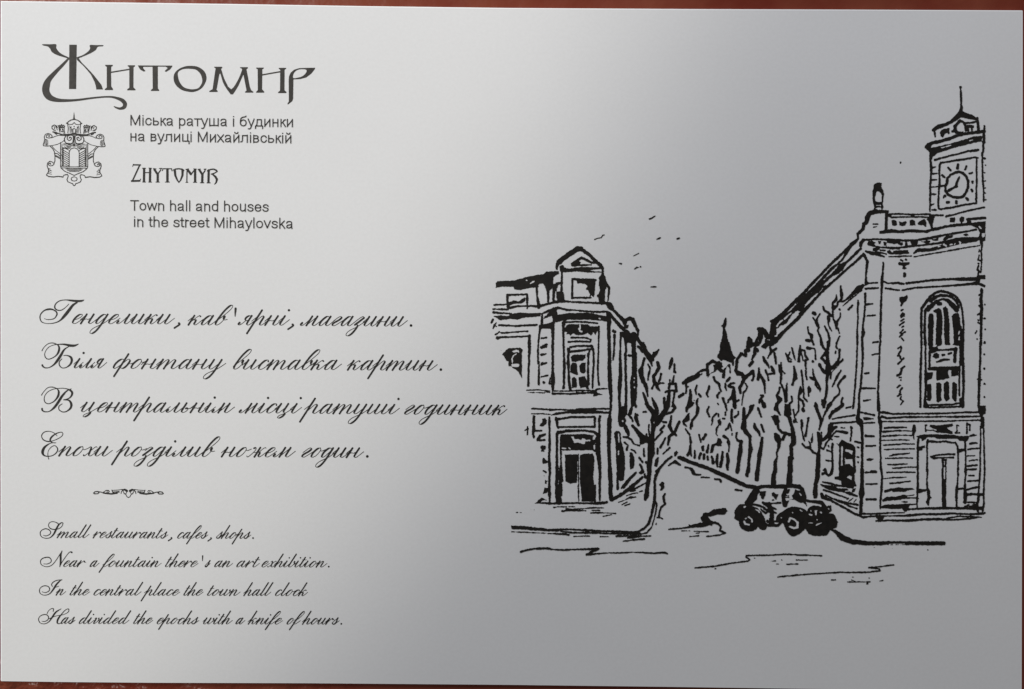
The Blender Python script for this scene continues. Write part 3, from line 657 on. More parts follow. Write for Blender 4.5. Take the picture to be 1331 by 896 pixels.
D(635, 315, S0, '''
@corner_house
p 95,605 95,545 115,515 200,515 350,505 500,460 640,435 720,420 765,390 930,380 930,420 860,460 855,560 840,620 800,650 770,640 740,580 715,545 665,550 660,600 630,600 560,600 420,635 340,625 330,590 180,590
e 14 555 545 600 515; e 12 495 503 510 508
v 640 600 30 640 700 30 655 790 40 665 860 50; v 790 640 36 790 790 30; v 865 580 44 860 780 30; p 885,530 950,530 950,560 920,570 900,640 885,650; p 895,655 950,650 990,660 1010,760 1000,790 910,790 895,720; s 30 850 575 930 545 960 540
v 905 360 24 905 300 40 940 260 80 980 220 60 1080 150 70 1170 90 70 1220 90 70 1250 110 50 1336 170 44 1416 250 50 1486 310 50 1511 350 36 1511 420 36
v 970 330 60 970 400 30 970 500 30 965 640 34; v 970 370 60 1080 375 36 1200 365 36 1324 360 50
s 26 260 700 500 690; v 250 700 40 250 780 26 260 850 50; v 510 690 34 510 800 30 512 875 18; p 270,790 330,770 400,780 480,730 490,780 440,810 320,820 265,850
s 22 75 830 250 822; s 24 60 885 260 890; v 270 870 40 400 845 26 500 845 22 600 845 30 660 850 40 760 825 30 880 790 36 960 775 30 1060 785 26
''')
D(720, 315, S0, '''
@corner_house
v 645 420 36 640 480 90 650 560 110 645 640 70 630 700 90 635 790 80; s 40 590 710 640 690; v 670 520 44 730 600 30 725 680 26 715 770 20
v 110 360 60 200 370 40 320 355 50 450 350 40 620 340 24; v 320 370 36 450 390 20 630 395 20
s 34 240 285 370 205 500 270 550 270; p 225,310 240,280 330,240 360,270 340,290 500,290 500,310 240,322
s 30 245 500 240 740; s 30 245 490 550 500; s 28 260 735 480 735; p 300,500 550,500 545,620 530,730 500,740 460,740 480,690 450,640 420,620 445,590 440,570 400,550 310,545; e 14 495 715 510 730
v 0 790 40 150 785 24 330 795 26 500 800 28 600 805 34 690 805 34 740 820 60 780 880 40
''')
D(635, 385, S0, '''
@corner_house
v 65 215 34 150 225 30 300 235 24; p 65,265 150,255 290,245 380,220 690,225 690,265 600,275 440,290 380,310 300,300 160,320 100,290; e 14 180 250 270 252
p 740,260 780,230 870,180 910,175 920,250 1324,215 1324,310 1040,315 940,335 880,350 870,420 840,430 700,430 665,425 665,380 780,365 850,340 840,260 730,300
v 690 240 20 760 210 30 850 175 40 920 155 30 1040 185 28 1160 190 26 1324 205 24
E 720,310 835,265 835,335 720,365; E 735,250 780,228 775,240 745,268; s 30 710 240 705 370; e 18 920 185 930 230; e 16 940 212 1324 207
s 26 140 385 350 395 640 382; s 24 350 400 352 401; s 22 170 490 420 470 515 465; v 120 555 50 150 545 30 300 540 24 540 530 28; v 540 530 40 540 620 44 540 720 40 535 896 26
s 30 60 310 40 350; s 18 100 355 60 425; s 20 75 385 105 400; s 22 90 510 145 475; s 10 165 720 167 722
p 180,770 240,710 270,690 420,685 455,710 440,760 440,896 265,896 265,860 240,860 210,810; E 315,730 370,708 395,720 400,745 370,740 330,745; E 310,890 305,830 330,780 370,760 365,772 335,792 318,830 322,890
v 680 425 30 665 560 24 655 700 26 655 896 24; v 850 430 50 850 560 36 850 700 36 850 896 32; s 26 705 558 765 550; v 700 680 40 770 640 30; s 30 705 680 765 670; v 700 780 36 760 765 18; s 24 700 890 765 885
v 985 350 40 990 500 28 995 700 28 1000 896 32; v 1065 700 34 1055 800 30 1050 896 34
''')
D(720, 385, S0, '''
@corner_house
p 0,180 50,170 70,240 200,225 400,225 500,225 600,250 690,265 690,205 740,230 760,290 755,340 700,340 620,325 400,305 200,305 150,330 0,335
v 0 165 40 60 155 30 200 185 24 400 200 26 560 210 26 690 205 30 740 230 40; e 16 45 190 60 235; e 16 70 212 200 207 320 210; e 18 580 235 680 240; e 14 595 298 610 300
v 715 100 50 740 140 70 790 190 40 870 270 44 930 330 60 960 400 60; v 740 240 40 800 310 44 870 390 44 940 460 50 1000 490 60 1060 530 90; v 950 320 44 1000 295 50 1040 310 60 1070 380 50 1110 450 40 1115 510 24
E 975,440 1040,370 1080,495 1060,505 1010,480; e 16 970 370 990 340; v 1060 520 90 1110 560 40 1140 610 40 1190 650 44 1210 720 44 1270 800 60 1300 840 60
s 30 1185 620 1195 660; s 26 1110 665 1160 700 1200 760; s 30 1324 750 1290 830
p 870,480 920,470 1090,520 1090,600 1080,896 1030,896 1030,790 1030,700 1020,620 970,620 960,896 930,896 940,700 925,560 900,540 890,700 890,896 870,896 865,650 870,560; s 24 1000 790 1035 780
s 44 785 460 805 470; v 800 520 40 800 600 30 795 750 24 785 840 24; v 730 340 60 725 450 50 730 600 46 735 750 50 735 896 44
s 22 150 345 300 340 440 345 575 360; v 130 350 40 125 500 28 130 650 28 135 896 34; s 24 595 400 595 500 590 650 585 896
p 140,420 180,380 220,370 440,375 480,400 580,400 600,390 605,440 570,470 550,510 520,480 490,530 470,510 440,490 400,510 330,520 280,505 250,490 220,520 200,500 160,510 170,480 140,470; e 22 345 390 347 420 330 440 345 460 365 470
@house_window
s 24 230 550 400 550 440 555 490 580 480 605 340 600 190 605; v 220 675 30 300 660 26 420 660 24 500 665 40 520 700 30 525 800 26 530 896 24; v 190 700 34 190 800 26 185 896 26; s 30 215 735 300 730 400 715 490 700; v 470 720 24 455 800 26 455 896 30
''')
D(635, 470, S0, '''
@corner_house
p 265,0 300,0 300,60 265,60; p 320,0 440,0 440,215 400,150 370,115 300,70 390,75 410,50 400,20 320,30
v 535 0 28 530 120 28 525 320 34; v 665 0 24 665 150 28 665 300 30; v 850 0 36 850 130 32 850 220 60 855 280 56 850 370 34; s 24 820 220 805 295; v 695 45 24 770 20 24; s 22 700 205 780 185; s 34 730 275 734 278
v 1005 0 30 1000 150 36 1000 280 30 990 355 26
s 16 505 380 640 375 810 390; s 12 525 410 680 412 740 418; s 16 740 400 810 410; v 850 390 20 1000 392 18 1324 382 20; v 850 425 34 950 425 26 1100 430 22 1324 415 20
s 24 575 625 640 625 775 635; s 14 570 692 680 690 820 700; v 810 640 36 950 635 20 1100 645 24 1324 630 24; v 830 710 14 900 690 36 1000 680 26 1080 665 36 1200 655 60 1324 665 30
v 600 730 36 600 896 36; p 690,860 670,850 710,800 710,760 745,750 775,780 760,830 720,860; v 805 740 30 805 896 30; s 24 515 870 520 896
v 895 745 30 905 820 26 920 880 30; v 895 765 40 980 755 30 1100 735 26 1324 735 24
@house_window
v 1055 0 28 1060 150 30 1070 300 34 1080 360 40
''')
D(720, 460, S0, '''
@house_window
p 220,40 260,10 420,10 415,60 380,90 300,95 290,110 240,100; p 225,150 250,115 300,125 310,180 315,280 270,270 210,240; p 335,170 360,120 420,115 420,240 390,262 340,240; p 235,320 270,305 300,330 305,420 300,445 240,450; p 325,310 410,298 420,330 450,370 460,440 470,470 430,470 420,440 350,455 330,400
v 190 0 28 195 150 28 195 300 28 200 400 34 220 470 30; v 455 0 30 450 200 26 455 400 40; v 525 0 26 525 150 26 515 300 30 510 450 26
@corner_house
v 130 0 30 140 150 30 135 300 32 130 450 30; v 585 0 24 580 200 24 585 320 24 595 410 28
v 300 485 24 560 488 22; v 560 475 26 600 465 22 700 460 18; v 300 517 22 560 515 30; p 515,545 560,510 640,540 600,548 560,555 525,570
v 735 0 44 735 200 56 745 430 60 755 560 40 750 750 32 740 800 40 735 896 56
v 785 0 20 785 80 24; v 875 0 30 880 200 44 880 300 50 870 420 60 865 600 34 870 700 40; v 945 0 36 950 300 34 955 500 36 950 700 40; p 855,700 970,690 970,800 930,850 910,870 890,896 845,896
v 1065 0 70 1065 250 70 1055 380 100 1055 600 80 1050 660 70 1030 700 30; e 12 1062 320 1062 325; e 14 1060 370 1060 385; e 12 1065 440 1066 450; s 30 1075 680 1090 690; s 26 990 20 1030 20; v 1025 720 40 1010 780 50 990 810 30 1030 860 26 1045 892 24
v 300 735 24 400 730 24 740 728 24; v 200 770 30 280 760 60 400 760 50 540 740 40; s 26 400 780 600 778 740 780; s 20 540 760 640 765; p 250,750 420,740 400,790 200,790
v 240 840 24 530 835 26; s 30 540 840 545 896; v 610 825 30 600 896 34
''')
D(635, 555, S0, '''
@corner_house
s 22 515 5 515 100; s 20 480 45 515 30; v 595 0 36 590 100 34 600 140 30; v 620 55 24 700 50 26; v 650 170 36 690 120 44 750 100 30; v 650 180 26 740 172 24; s 56 715 270 732 273; s 22 710 316 726 318
p 715,410 735,405 760,440 790,455 790,475 715,495 710,460; v 725 580 20 760 600 24; s 10 735 648 738 650; p 745,695 770,710 800,710 770,730 770,755 745,755; p 730,805 790,810 800,830 780,870 720,885 725,860 745,840
v 805 0 30 808 150 30 808 300 34 800 400 30 805 470 44 810 600 32 805 750 30 800 896 34
@house_door
v 905 100 40 905 300 30 905 500 40 910 650 50 900 750 40 900 896 30; v 920 75 50 1000 60 34 1200 45 30; v 955 130 24 955 300 26 960 500 24 950 620 70 960 700 60 945 760 40 950 896 40
''')
D(720, 545, S0, '''
@corner_house
s 26 50 105 250 102 530 100; v 40 0 36 45 90 30; v 540 0 30 540 100 30; s 30 600 0 600 180
v 735 0 60 730 200 60 725 400 50 735 550 44 740 700 60 755 896 56
v 905 20 100 900 60 90; e 18 908 25 910 28; v 940 90 50 970 160 60 990 215 30; v 920 235 26 980 240 36 1022 270 26; s 24 935 305 980 350; s 30 970 370 965 405
v 840 200 90 850 300 80 870 400 100 880 500 120 885 650 110 890 780 80; v 835 700 20 845 896 34; e 10 855 190 860 300; e 12 855 420 855 470
p 1000,440 1030,435 1065,500 1065,600 1050,655 1010,660 1000,600
v 1085 710 30 1000 790 40 920 896 50; v 1170 770 36 1080 850 40 1010 896 40
@house_door
v 150 155 36 200 150 34 400 150 30 520 165 34 590 210 50; v 585 220 60 580 400 70 600 560 50 610 700 40 605 896 36
p 85,205 400,195 540,215 560,250 550,300 560,400 560,440 500,410 330,410 90,415; E 220,230 255,230 270,265 320,262 360,280 380,255 410,265 420,290 400,325 330,310 265,310 250,265; e 14 410 283 475 280; E 515,230 545,220 540,270 515,275; e 16 115 383 155 385; e 12 195 378 215 390; e 16 535 350 535 390
p 145,470 300,465 330,490 310,560 315,720 300,840 220,850 150,820; p 345,480 400,455 510,455 530,490 535,560 530,640 525,700 520,790 535,896 345,896; s 14 322 460 325 700 325 896
''')
D(650, 630, 8.962, '''
@corner_house
v 575 0 30 575 100 34 580 190 24; p 505,105 515,35 560,40 580,60 540,80; p 405,220 480,150 540,180 490,185 470,205 600,205 900,205 1165,215 1165,235 900,225 700,230 580,235 520,225
s 14 625 265 680 258 770 258; s 12 800 258 870 258; v 770 280 16 820 290 20 1000 278 12 1165 270 12; v 720 310 24 800 300 24 1000 305 10; s 12 1065 300 1090 300; s 12 1110 300 1165 300; v 1055 330 14 1110 328 22 1165 325 14
s 10 190 324 205 324; s 8 225 324 250 326; s 5 288 276 292 276; s 5 355 290 357 290; s 5 395 292 397 292
@house_door
v 660 0 40 670 100 60 685 200 70; v 715 0 24 705 120 40; v 910 0 14 915 190 16; p 940,0 1120,0 1115,220 1090,200 950,195
@street_kerb
p 130,478 240,478 380,495 560,515 660,515 700,545 600,545 400,535 240,520 135,520; v 660 525 28 820 520 18 950 530 18 1165 540 22; v 700 545 14 850 560 20 1000 560 20 1165 562 18; v 135 548 12 350 558 10 540 565 8; v 555 568 10 740 575 24 800 585 20; s 12 855 603 1040 598
@street_marks
v 240 780 26 300 765 20 400 745 24 540 742 30 620 755 18 760 762 22 900 752 18 1040 752 24 1140 748 34 1080 775 30 1010 815 26 1100 810 16 1165 803 14
''')
D(760, 630, 8.962, '''
@house_door
v 175 0 30 175 180 24
@corner_house
v 0 218 20 120 215 26 190 215 40 260 205 26
v 300 0 50 300 100 50 310 170 60; v 310 180 40 350 160 40 450 100 40 560 20 50; s 30 380 0 385 50; s 24 430 40 470 0
s 12 530 70 600 45 680 0; s 14 530 80 590 70; s 12 485 130 560 105 620 97; s 14 640 85 670 72; v 480 170 16 540 145 24 600 145 12; s 14 395 205 480 175; s 16 435 235 490 205; s 16 465 245 525 225
s 10 0 275 100 265 220 272; s 8 80 298 170 300; v 70 330 18 150 328 18 280 330 12 360 335 16; s 14 215 370 310 350
@street_kerb
v 0 528 24 200 540 20 400 548 28 580 555 24; v 0 562 22 150 565 16 300 570 16 500 572 24 640 570 24
v 365 600 20 450 598 22 600 600 24 770 598 14; v 500 620 24 630 605 20; v 445 660 14 560 645 20 690 632 24; s 8 180 605 280 605; s 12 0 598 55 600
@street_marks
v 20 820 20 100 808 18 250 795 16 400 795 16 560 787 12 680 790 16 800 800 20 930 790 24 965 805 14
''')
D(890, 690, 3.803, '''
@street_kerb
v 740 0 16 780 35 30 830 55 24 920 62 20 1000 60 18 1280 62 20; e 3 1010 66 1085 65; s 5 1025 88 1026 88; s 5 1200 94 1201 94; s 4 935 82 936 82
@street_marks
s 7 50 183 150 175 230 160 310 150 322 142 302 130 305 122 430 120 500 116 600 120 676 123; s 4 423 150 448 149; s 4 438 164 465 164; s 5 503 165 560 164; s 4 550 144 608 144; s 5 150 187 152 187; s 5 343 135 347 135; s 4 478 144 480 144
s 7 460 228 600 215 760 205 900 205 965 197 960 188 908 182 960 178 1032 168; s 5 805 253 915 252; s 6 825 243 845 252; s 5 725 243 745 242; s 6 900 262 904 262; s 5 965 248 980 246; s 4 830 229 832 229; s 4 910 234 912 234
''')
BIRDS = ['s 9 20 310 50 297 85 292 100 268 115 265', 'v 555 110 16 580 100 14 600 85 12 610 82 8', 'v 625 307 10 650 297 16 660 292 10', 's 16 822 303 842 297', 's 8 400 468 450 443',
         'v 258 540 8 278 545 18', 'v 410 595 12 430 580 14 445 580 8', 's 14 465 573 468 575', 'v 565 770 6 600 768 16 618 768 10']
for i, q in enumerate(BIRDS): D(770, 270, 7.469, '@bird_%d\n%s' % (i, q))
# ------------------------------------------------------------------ coat of arms, ornament (left half traced, right half mirrored)
def mirrored(ox, oy, S, cx2, tilt, part, text):
    D(ox, oy, S, '@' + part + '\n' + text)
    out = []
    for line in text.replace(';', '\n').split('\n'):
        line = line.strip()
        if not line: continue
        v = [float(q) for q in line[1:].replace(',', ' ').split()]
        st = 3 if line[0] in 'vc' else 2
        head = [v[0]] if line[0] in 'se' else []
        body = v[len(head):]
        for k in range(0, len(body), st):
            x = body[k]; body[k] = cx2 - x; body[k + 1] += (cx2 - 2 * x) * tilt
        out.append(line[0] + ' ' + ' '.join('%g' % q for q in head + body))
    D(ox, oy, S, '@' + part + '\n' + '\n'.join(out))
EM = (45, 140, 8.143)
D(*EM, '''
@coat_of_arms
v 417 55 6 417 85 8; s 14 417 90 418 92; v 417 80 10 417 110 16; p 395,130 417,105 440,130
s 9 417 290 417 390; s 20 417 395 418 398; s 12 418 200 420 202
''')
mirrored(*EM, 837, 0.013, 'coat_of_arms', '''
s 10 345 170 355 150 385 132 417 126; s 14 340 165 350 168; s 7 350 178 400 178 418 158; s 9 350 180 357 220 352 268; s 6 372 192 376 265; s 9 405 268 405 230 418 220; s 6 386 200 386 264; s 5 395 225 395 264; s 9 378 210 380 212
s 10 248 190 257 200 265 188 275 196 285 180 295 196 308 186 318 200; s 9 255 200 262 240 268 262; s 9 315 200 312 240 318 268; s 15 271 229 272 236; s 15 296 229 297 236; s 7 255 206 315 206; s 6 260 216 312 214; s 11 280 252 300 256; s 5 285 200 285 215; s 5 302 240 306 262
s 10 240 212 232 195 208 184 184 198 184 220 202 238 220 240; s 8 222 196 232 214 240 236; s 7 206 200 215 214 207 226
s 14 195 258 230 264; p 195,255 225,260 245,275 235,290 215,280; v 240 270 12 300 290 16 360 295 12 418 280 14; v 330 285 10 380 280 10 418 270 10; s 5 300 275 350 285
s 9 185 300 170 284 142 274 114 284 103 308 106 340 99 370 90 395 95 405 130 408 175 404; s 9 187 304 176 318 150 323 126 317 122 300 138 288 154 292 158 303 148 308
s 8 185 319 215 306 255 293 330 298; s 7 175 404 240 390 290 365 320 342; s 5 115 335 118 398; s 5 123 335 126 398; s 5 131 337 134 398; s 4 140 345 142 390; s 4 107 352 105 392
s 10 330 300 315 328 318 358 340 383 375 388 404 372 410 330 408 300; s 10 345 305 345 335 365 350 385 340 390 320 375 312 365 324; s 9 345 305 380 290 410 300
s 9 165 410 195 440 210 470 215 520 215 565 205 592; s 7 180 405 220 450 275 492; s 9 210 484 240 488 275 518; s 9 215 512 240 525 275 545; s 6 212 500 275 532
s 9 275 370 275 620 280 640 320 675 380 700 417 718; s 6 290 385 290 620; s 4 283 440 283 445; s 4 283 500 283 505; s 4 283 560 283 565; s 6 300 398 350 382 417 386; s 5 312 408 360 394 417 398; s 5 335 410 380 404 417 410; s 7 318 418 345 430 372 426; s 6 345 418 385 414; s 5 300 386 340 376 380 380; s 5 360 436 385 424
s 11 301 425 301 620; s 6 306 425 365 452 365 622; s 11 305 428 332 432 352 444
s 8 305 452 362 486; s 8 305 474 362 508; s 8 305 496 362 530; s 8 305 518 362 552; s 8 305 540 362 574; s 8 305 562 362 596; s 8 305 584 362 618; s 5 305 604 340 620
s 8 366 622 366 470 380 442 400 430 418 427
s 6 275 622 418 626; s 8 290 638 418 641; s 7 330 650 418 652; s 9 345 663 418 664; s 7 365 677 418 677
s 8 417 732 394 741 386 755 396 773 417 778
s 9 345 706 356 720 350 745 342 762 352 785 385 800 404 806 408 820 418 828; s 9 298 735 310 716 330 710 348 712
s 9 206 594 185 575 160 569 136 588 132 615 145 650 150 680 136 695 125 715; v 125 715 9 150 730 11 200 735 12 250 728 11 300 736 12
s 9 205 600 190 614 165 618 146 606 150 590 165 587 172 600; s 9 164 597 167 599; s 6 135 640 165 648; s 6 142 655 172 664; s 6 140 675 176 688; s 5 150 660 180 672; s 6 145 698 180 706
''')
OR = (110, 620, 11.09)
mirrored(*OR, 1264, 0.004, 'divider_ornament', '''
s 14 135 232 145 216 185 210 208 228 190 243 140 244 128 232; s 13 185 210 240 220 285 236; s 11 270 222 310 194 345 195 355 213 340 228 300 233 272 224; s 9 328 200 320 225
v 270 235 16 380 245 24 470 238 14; s 14 393 190 400 208 420 234; s 10 393 195 480 189 545 180; s 7 420 212 495 210; s 8 440 230 500 222; s 6 460 222 500 200
v 538 188 14 580 184 28 608 202 36; s 12 525 240 530 212 560 194; s 12 560 213 572 245; s 12 570 244 588 246 602 268 612 288 632 297; s 10 606 222 596 240 586 244; s 9 400 225 470 224 500 215
''')
# ------------------------------------------------------------------ title lettering
D(45, 45, 8.873, '''
@title_letter_0
p 400,118 487,118 480,630 397,630
k 90,113 170,113 248,114 252,160 300,217 385,260 402,268 395,288 375,275 260,238 200,203 178,163 148,138 100,128
k 638,122 710,122 790,123 785,137 730,143 705,180 650,215 560,255 500,276 490,262 560,235 622,190 640,158
p 487,272 510,275 540,320 585,365 640,422 690,478 730,530 770,580 790,635 712,635 705,590 690,545 650,465 605,410 560,360 490,295
c 390 280 22 330 345 34 250 425 44 165 520 62 135 590 84 130 650 84 150 700 80 190 735 66 270 758 44 380 762 32 500 755 26 650 735 22 780 722 20 880 720 22 950 735 30 1010 760 44 1042 800 48 1030 840 42 985 855 28 945 845 20 918 832 12
@title_letter_1
p 812,350 902,350 902,365 885,372 882,440 885,600 905,630 905,642 808,642 810,630 832,612 832,375 815,362; s 16 880 437 1095 402
p 1072,355 1160,355 1158,370 1142,378 1140,610 1165,635 1163,645 1066,645 1068,632 1092,615 1092,378 1075,368
''')
D(125, 70, 8.873, '''
@title_letter_2
p 480,135 880,137 878,150 850,185 805,212 790,200 825,165 800,150 712,150 712,400 728,420 726,430 630,430 632,418 652,402 650,152 545,152 540,165 570,200 550,208 510,185 490,155
@title_letter_3
k 1090,140 1170,150 1240,195 1272,260 1262,330 1215,400 1140,438 1070,440 980,415 915,355 893,290 905,225 955,175 1020,148
K 1085,175 1150,185 1200,230 1222,290 1218,340 1185,390 1140,408 1080,408 1010,385 965,330 945,270 945,215 985,185 1030,175
''')
D(265, 70, 8.873, '''
@title_letter_4
p 118,150 212,150 212,165 200,175 205,215 180,235 150,400 145,415 160,430 158,442 62,442 62,430 100,410 130,200 135,170 122,162
p 185,215 205,190 220,245 240,300 280,380 315,410 340,390 370,345 400,290 425,230 440,185 460,230 430,300 400,368 370,420 335,470 310,470 265,410 240,370 220,330
p 415,155 508,155 508,168 492,180 530,380 545,420 572,440 570,450 475,450 475,438 492,425 455,235 440,190 440,175 420,165
@title_letter_5
p 602,160 692,160 690,172 675,180 672,410 698,440 695,450 602,450 602,440 622,420 620,180 605,172; s 16 670 245 885 207
p 862,163 950,163 948,175 932,185 930,420 955,445 950,455 855,455 857,443 878,425 880,185 865,175
@title_letter_6
p 978,300 982,260 1000,220 1040,185 1100,166 1200,163 1285,162 1280,178 1240,230 1180,275 1110,293 1033,297 1030,520 1020,548 970,587 962,578 980,550
K 1032,280 1032,240 1058,202 1100,182 1160,180 1185,194 1170,230 1130,262 1080,277
''')
D(160, 205, 9.507, '''
@latin_title
s 17 127 90 214 91; s 10 118 110 128 82; s 19 205 95 116 288; s 24 108 290 205 287; s 10 204 290 218 264
s 29 260 140 258 295; s 29 335 140 332 295; s 12 270 186 335 186; s 11 240 132 278 132; s 11 320 130 352 132; s 11 242 302 278 302; s 11 316 303 352 303
s 27 387 148 425 205; s 30 428 200 428 295; s 16 428 205 462 158; s 11 376 135 408 140; s 11 447 135 478 133; s 12 462 160 470 136; s 11 406 303 450 303
s 13 490 138 600 138; s 12 492 145 484 162; s 12 598 140 605 165; s 31 548 145 548 295; s 11 522 303 572 303
v 640 165 30 645 220 26 668 275 20 690 308 12; v 620 155 14 650 142 18 690 138 16 730 145 20 750 158 16; v 735 158 30 734 220 26 710 280 18 690 308 12
s 14 790 160 788 300; s 29 797 150 838 205; s 15 840 208 882 152; s 30 890 152 890 296; s 11 776 146 810 140; s 11 872 140 906 142; s 11 776 306 800 306; s 11 868 306 910 306
s 27 942 152 978 208; s 30 980 205 978 302; s 16 982 204 1012 164; s 11 926 146 955 142; s 11 1000 144 1025 142; s 12 1010 158 1020 142; s 11 955 312 1000 312
s 29 1058 158 1055 305; s 11 1036 313 1078 313; v 1045 165 20 1080 147 18 1120 143 18 1152 158 22 1163 172 16; v 1160 175 12 1125 195 16 1090 205 14; v 1100 203 18 1140 235 26 1160 270 28 1150 308 20 1130 330 10
''')
# ------------------------------------------------------------------ copperplate script: pen strokes in letter space (x-height 1, upright), slanted when set
def I(x, e=0.62, pre=None):                       # the 'i' stroke: thick down, thin up
    return [(x, 1), (x, .32), (x + .05, .08), (x + .19, 0), (x + .34, .1), (x + e, .62)]
def hump(x, w):                                  # thin up out of the stem foot, over, thick down
    return [(x, .12), (x + w * .45, .8), (x + w * .75, 1.0), (x + w * .97, .88), (x + w, .62), (x + w, 0)]
def humpI(x, w, e=.62):
    return [(x, .12), (x + w * .45, .8), (x + w * .75, 1.0), (x + w * .97, .88), (x + w, .6), (x + w, .3), (x + w + .05, .07), (x + w + .18, 0), (x + w + .33, .1), (x + w + e, .62)]
BOWL = [(.56, .86), (.40, 1.0), (.2, .93), (.04, .6), (.02, .3), (.08, .06), (.2, 0), (.36, .14), (.6, .8)]
TAIL = lambda x: [(x, 1), (x, .2), (x - .02, -.4), (x - .12, -.84), (x - .3, -1.06), (x - .5, -1.0), (x - .58, -.78), (x - .48, -.5), (x - .2, -.24), (x + .14, .04), (x + .52, .62)]
LEAD = [(-.26, .42), (0, .97)]
HOOK = [(-.02, .3), (-.06, .12), (.02, .01), (.16, .03), (.34, .3), (.58, 1)]
EE = [(-.02, .4), (.28, .5), (.5, .76), (.46, .96), (.34, 1.0), (.16, .9), (.02, .55), (.03, .2), (.12, .04), (.26, 0), (.44, .08), (.8, .6)]
CC = [(.5, .84), (.46, .97), (.34, 1.0), (.16, .9), (.02, .55), (.03, .2), (.12, .04), (.26, 0), (.44, .08), (.8, .6)]
OO = [(.4, 1.0), (.2, .93), (.04, .6), (.02, .3), (.08, .06), (.22, 0), (.42, .12), (.54, .45), (.54, .8), (.4, 1.0)]
X1 = [(.02, .84), (.14, 1), (.26, .86), (.36, .4), (.44, .1), (.58, 0), (.72, .1), (.98, .6)]
X2 = [(-.02, .12), (.08, .0), (.22, .2), (.48, .82), (.62, 1.0), (.74, .9)]
